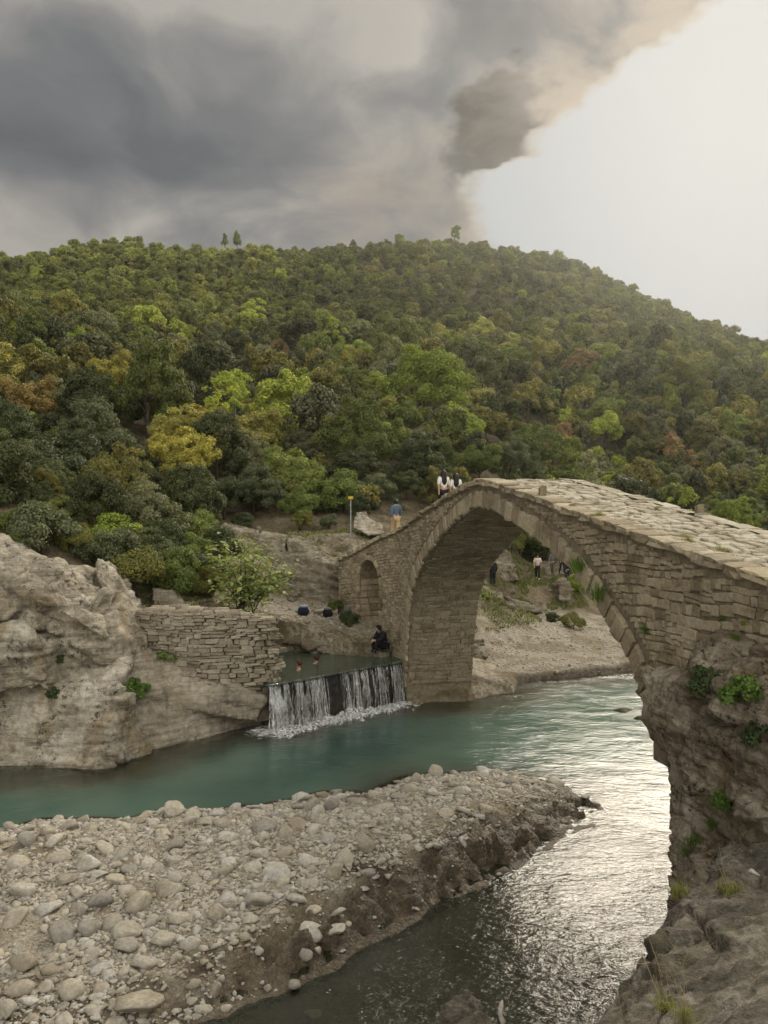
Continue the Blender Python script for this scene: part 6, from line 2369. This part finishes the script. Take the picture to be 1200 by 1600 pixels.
POSES = {
    'stand': {},
    'walk': {'knl': (-.09, .17, .52), 'anl': (-.09, .24, .10), 'tol': (-.09, .39, .07), 'knr': (.09, -.02, .49), 'anr': (.09, -.26, .16), 'tor': (.10, -.16, .05), 'ell': (-.24, -.12, 1.14), 'wrl': (-.22, -.12, .91), 'hal': (-.22, -.10, .83), 'elr': (.24, .05, 1.14), 'wrr': (.22, .19, .95), 'har': (.21, .24, .89)},
    'sit': {'pel': (0, 0, .26), 'spi': (0, .04, .44), 'che': (0, .12, .62), 'nek': (0, .18, .76), 'hd': (0, .24, .85), 'crn': (0, .24, .94), 'nose': (0, .33, .82), 'shl': (-.18, .12, .70), 'shr': (.18, .12, .70), 'ell': (-.24, .24, .48), 'elr': (.24, .24, .48), 'wrl': (-.10, .42, .46), 'wrr': (.10, .42, .46), 'hal': (-.03, .47, .46), 'har': (.03, .47, .43),
            'hil': (-.10, .02, .24), 'hir': (.10, .02, .24), 'knl': (-.13, .42, .42), 'knr': (.13, .42, .42), 'anl': (-.11, .36, .06), 'anr': (.11, .36, .06), 'tol': (-.11, .50, .04), 'tor': (.11, .50, .04)},
    'swim': {'ell': (-.34, .16, 1.30), 'wrl': (-.30, .40, 1.33), 'hal': (-.28, .48, 1.33), 'elr': (.36, .14, 1.30), 'wrr': (.34, .38, 1.33), 'har': (.33, .46, 1.33), 'knl': (-.12, -.1, .5), 'knr': (.12, .1, .5)}}


def person(label, x, y, z, rz, pose, clothes, hair=('short', M_hair), scale=1.0, group=None):
    J = dict(J0)
    J.update(POSES[pose])
    for sd_ in 'lr':                               # fingers follow the hand
        for n in ['f%s%d' % (sd_, k) for k in range(4)] + ['th' + sd_]:
            d = Vector(J0[n]) - Vector(J0['ha' + sd_])
            J[n] = tuple(Vector(J['ha' + sd_]) + d)
    root = empty('person', (x, y, z), rz)
    root.scale = (scale,) * 3
    tag(root, label, 'person', group)
    link('body', skin_mesh('person', J, list(J.keys()), 0.0, M_skin, 'pel'), root)
    for nm, mat, g_ in clothes:
        link(nm, skin_mesh(nm, J, SETS[nm], g_, mat, 'pel'), root)
    hd = Vector(J['hd'])
    crn = Vector(J['crn'])
    v, f = ico2
    hv = v.copy() * np.array([.115, .125, .12])
    front = (v[:, 1] > 0.35) & (v[:, 2] < 0.45)
    hv[front] *= 0.72
    if hair[0] == 'long':
        low = v[:, 2] < -0.1
        back_ = v[:, 1] < 0.3
        hv[low & back_, 2] -= 0.40 * (-v[low & back_, 2]) ** 0.6
        hv[low & back_, 1] -= 0.05
        hv[low & back_, 0] *= 1.25
    hv = hv + np.array(hd + Vector((0, -.015, .035)))
    link('hair', mesh_np('hair', hv, np.array(f), hair[1], True), root)
    return root


def stand_z(x, y, top):
    bpy.context.view_layer.update()
    hit, loc, *_ = SC.ray_cast(bpy.context.evaluated_depsgraph_get(), Vector((x, y, top)), Vector((0, 0, -1)))
    return loc.z if hit else gz(x, y)


def on_bridge(t, w):
    p = bpos(t, w, 0)
    return p.x, p.y, float(ztop(t)) - 0.03


SH = [('shirt', M_white, .016), ('trousers', M_black, .012), ('shoes', M_black, .010)]
x, y, z = on_bridge(-5.9, 1.0)
person('woman with long black hair and white top on the bridge, left of the pair', x, y, z, R(15), 'walk', SH, ('long', M_hair), .97)
x, y, z = on_bridge(-6.25, 1.6)
person('woman with long black hair and white top on the bridge, right of the pair', x, y, z, R(5), 'walk', SH, ('long', M_hair), .96)
x, y, z = on_bridge(-10.9, 1.1)
person('person in blue denim jacket and tan trousers at the far end of the bridge', x, y, z, R(20), 'walk', [('jacket', M_denim, .028), ('trousers', M_khaki, .022), ('shoes', M_black, .01)], ('short', M_hair), 1.0)
p = V(600, 1016, 31.3)
person('figure in black sitting hunched at the foot of the pier beside the fall', p.x, p.y, stand_z(p.x, p.y, 2.6) + .02, R(120), 'sit', [('coat', M_black, .045), ('trousers', M_black, .02), ('shoes', M_black, .01)], ('short', M_black), 1.12)
p = W(467, 1046, POOL_Z)
person('bather with wet reddish hair in the pool, nearer of two', p.x, p.y, POOL_Z - 1.36, R(100), 'swim', [('shorts', M_navy, .012)], ('short', mat_simple('wet_hair', (0.12, 0.05, 0.025))), 1.0)
p = W(494, 1036, POOL_Z)
person('bather in the pool, farther of two', p.x, p.y, POOL_Z - 1.40, R(80), 'swim', [('shorts', M_navy, .012)], ('short', mat_simple('wet_brown_hair', (0.06, 0.03, 0.02))), 1.0)
for (u, v, D, rz, pose, cl, hr, sc_, lab) in [
    (770, 917, 47.5, 20, 'stand', [('coat', M_black, .05), ('trousers', M_black, .02), ('shoes', M_black, .01)], ('short', M_black), 1.0, 'figure all in dark clothes standing on the rocks under the arch'),
    (840, 906, 51.5, 170, 'walk', [('shirt', mat_simple('cream_cotton', (.62, .52, .42)), .05), ('trousers', M_black, .015), ('shoes', M_white, .01)], ('long', M_hair), .98, 'walker in a cream top and black trousers beyond the arch'),
    (864, 905, 53.5, 160, 'walk', [('jacket', M_greyc, .035), ('trousers', M_brownc, .02), ('shoes', M_black, .01)], ('short', M_hair), 1.0, 'walker in grey jacket and brown trousers beyond the arch'),
    (878, 903, 53.0, 190, 'walk', [('jacket', M_navy, .03), ('trousers', M_black, .015), ('shoes', M_black, .01)], ('short', M_hair), 1.0, 'walker in dark blue with pale pack beyond the arch'),
    (886, 903, 54.2, 200, 'walk', [('jacket', M_black, .03), ('trousers', M_navy, .015), ('shoes', M_black, .01)], ('short', M_hair), 1.0, 'rearmost walker in black by the arch edge')]:
    p = V(u, v, D)
    person(lab, p.x, p.y, stand_z(p.x, p.y, p.z + 1.2), R(rz), pose, cl, hr, sc_)


# ================================================================== BAGS, POST, STUMP
def bag(label, x, y, z, rz, body, top_, sc_):
    root = empty('backpack', (x, y, z), rz)
    tag(root, label, 'bag')
    v, f = ico2
    a = np.sign(v) * np.abs(v) ** 0.75 * np.array([.24, .15, .20])
    a = (a + 0.025 * fbm(v * 2 + x, 2)[:, None] * v) * sc_
    a[:, 2] += .17 * sc_
    link('pouch', mesh_np('pouch', a, np.array(f), body, True), root)
    b_ = np.sign(v) * np.abs(v) ** 0.8 * np.array([.20, .14, .06]) * sc_ + np.array([0.02, 0, .37 * sc_])
    link('flap', mesh_np('flap', b_, np.array(f), top_, True), root)
    for q in (-1, 1):
        vv, ff = tube([(q * .1 * sc_, -.14 * sc_, .33 * sc_), (q * .12 * sc_, -.24 * sc_, .2 * sc_), (q * .1 * sc_, -.15 * sc_, .05 * sc_)], [.018 * sc_] * 3, 5)
        link('strap', mesh_np('strap', vv, ff, M_black, True), root)


for (u, v, D, rz, a, b_, s_, lab) in [(474, 966, 35.0, .3, M_navy, mat_simple('pale_blue_cloth', (.30, .36, .42)), 1.1, 'dark backpack with pale blue top on the path, left of two'), (512, 968, 34.8, -.4, M_black, M_greyc, 1.0, 'black backpack on the path, right of two')]:
    p = V(u, v, D)
    bag(lab, p.x, p.y, stand_z(p.x, p.y, 4.5), rz, a, b_, s_)
for (u, v, D, sx, lab) in [(470, 968, 35.3, .5, 'flat stone seat under the left backpack'), (500, 966, 35.2, .55, 'flat stone seat beside the right backpack')]:
    p = V(u, v, D)
    cobble(10, p.x, p.y + .25, gz(p.x, p.y) + .08, sx, .1, (0, 0), .7, lab, None, 'flat_stone')

p = V(548, 826, 43.2)
post = empty('marker_post', (p.x, p.y, gz(p.x, p.y)))
tag(post, 'thin grey post with small yellow sign beside the long pale block', 'sign post')
hgt_ = V(548, 776, 43.2).z - gz(p.x, p.y)
v_, f_ = tube([(0, 0, -.1), (0, 0, hgt_ * .5), (0, 0, hgt_)], [.035, .035, .035], 8)
link('pole', mesh_np('pole', v_, f_, mat_simple('grey_steel', (.32, .33, .33), .5)), post)
bm = bmesh.new()
bmesh.ops.create_cube(bm, size=1)
bmesh.ops.scale(bm, vec=(.26, .05, .16), verts=bm.verts)
bmesh.ops.bevel(bm, geom=list(bm.edges), offset=.008, segments=1, affect='EDGES')
me = bpy.data.meshes.new('sign_plate')
bm.to_mesh(me)
bm.free()
me.materials.append(mat_simple('yellow_paint', (.60, .36, .03), .5, .1))
o = link('sign_plate', me, post)
o.location = (0, -.03, hgt_ - .06)

p = V(543, 948, 34.9)
st_ = empty('stone_stump', (p.x, p.y, gz(p.x, p.y)))
tag(st_, 'short round grey stone stump at the foot of the bridge end', 'stump')
v_, f_ = tube([(0, 0, -.1), (0, 0, .1), (0, 0, .32), (.01, 0, .44), (.01, 0, .46)], [.21, .20, .19, .175, .14], 12)
link('drum', mesh_np('drum', v_, f_, mat_simple('grey_stone', (.14, .14, .13), .9, .35, 9.0), True), st_)

# pale driftwood by the mud lump
p = W(781, 1585)
v_, f_ = tube([(p.x - .02, p.y - .30, -.1), (p.x + .015, p.y - .18, .02), (p.x - .01, p.y - .06, .05), (p.x + .03, p.y + .06, .09), (p.x + .06, p.y + .16, .10)], [.035, .045, .03, .034, .012], 7)
tag(link('driftwood', mesh_np('driftwood', v_, f_, mat_simple('bleached_wood', (.48, .43, .36), .9, .25, 20.0), True)), 'pale piece of driftwood beside the muddy lump', 'driftwood')

# ================================================================== HAZE
hz_v = [(x, y, z) for x in (-760, 760) for y in (-20, 960) for z in (-14, 128)]
hz_f = [[0, 1, 3, 2], [4, 6, 7, 5], [0, 4, 5, 1], [2, 3, 7, 6], [0, 2, 6, 4], [1, 5, 7, 3]]
M_haze, nt = new_mat('haze')
pv = nd(nt, 'ShaderNodeVolumePrincipled', {'Color': (0.95, 0.95, 0.93, 1), 'Density': 0.00024, 'Anisotropy': 0.8})
nd(nt, 'ShaderNodeOutputMaterial', {'Volume': pv.outputs[0]})
tag(link('haze', mesh_np('haze', hz_v, hz_f, M_haze)), 'thin sunlit haze in the valley air', 'haze', kind='stuff')
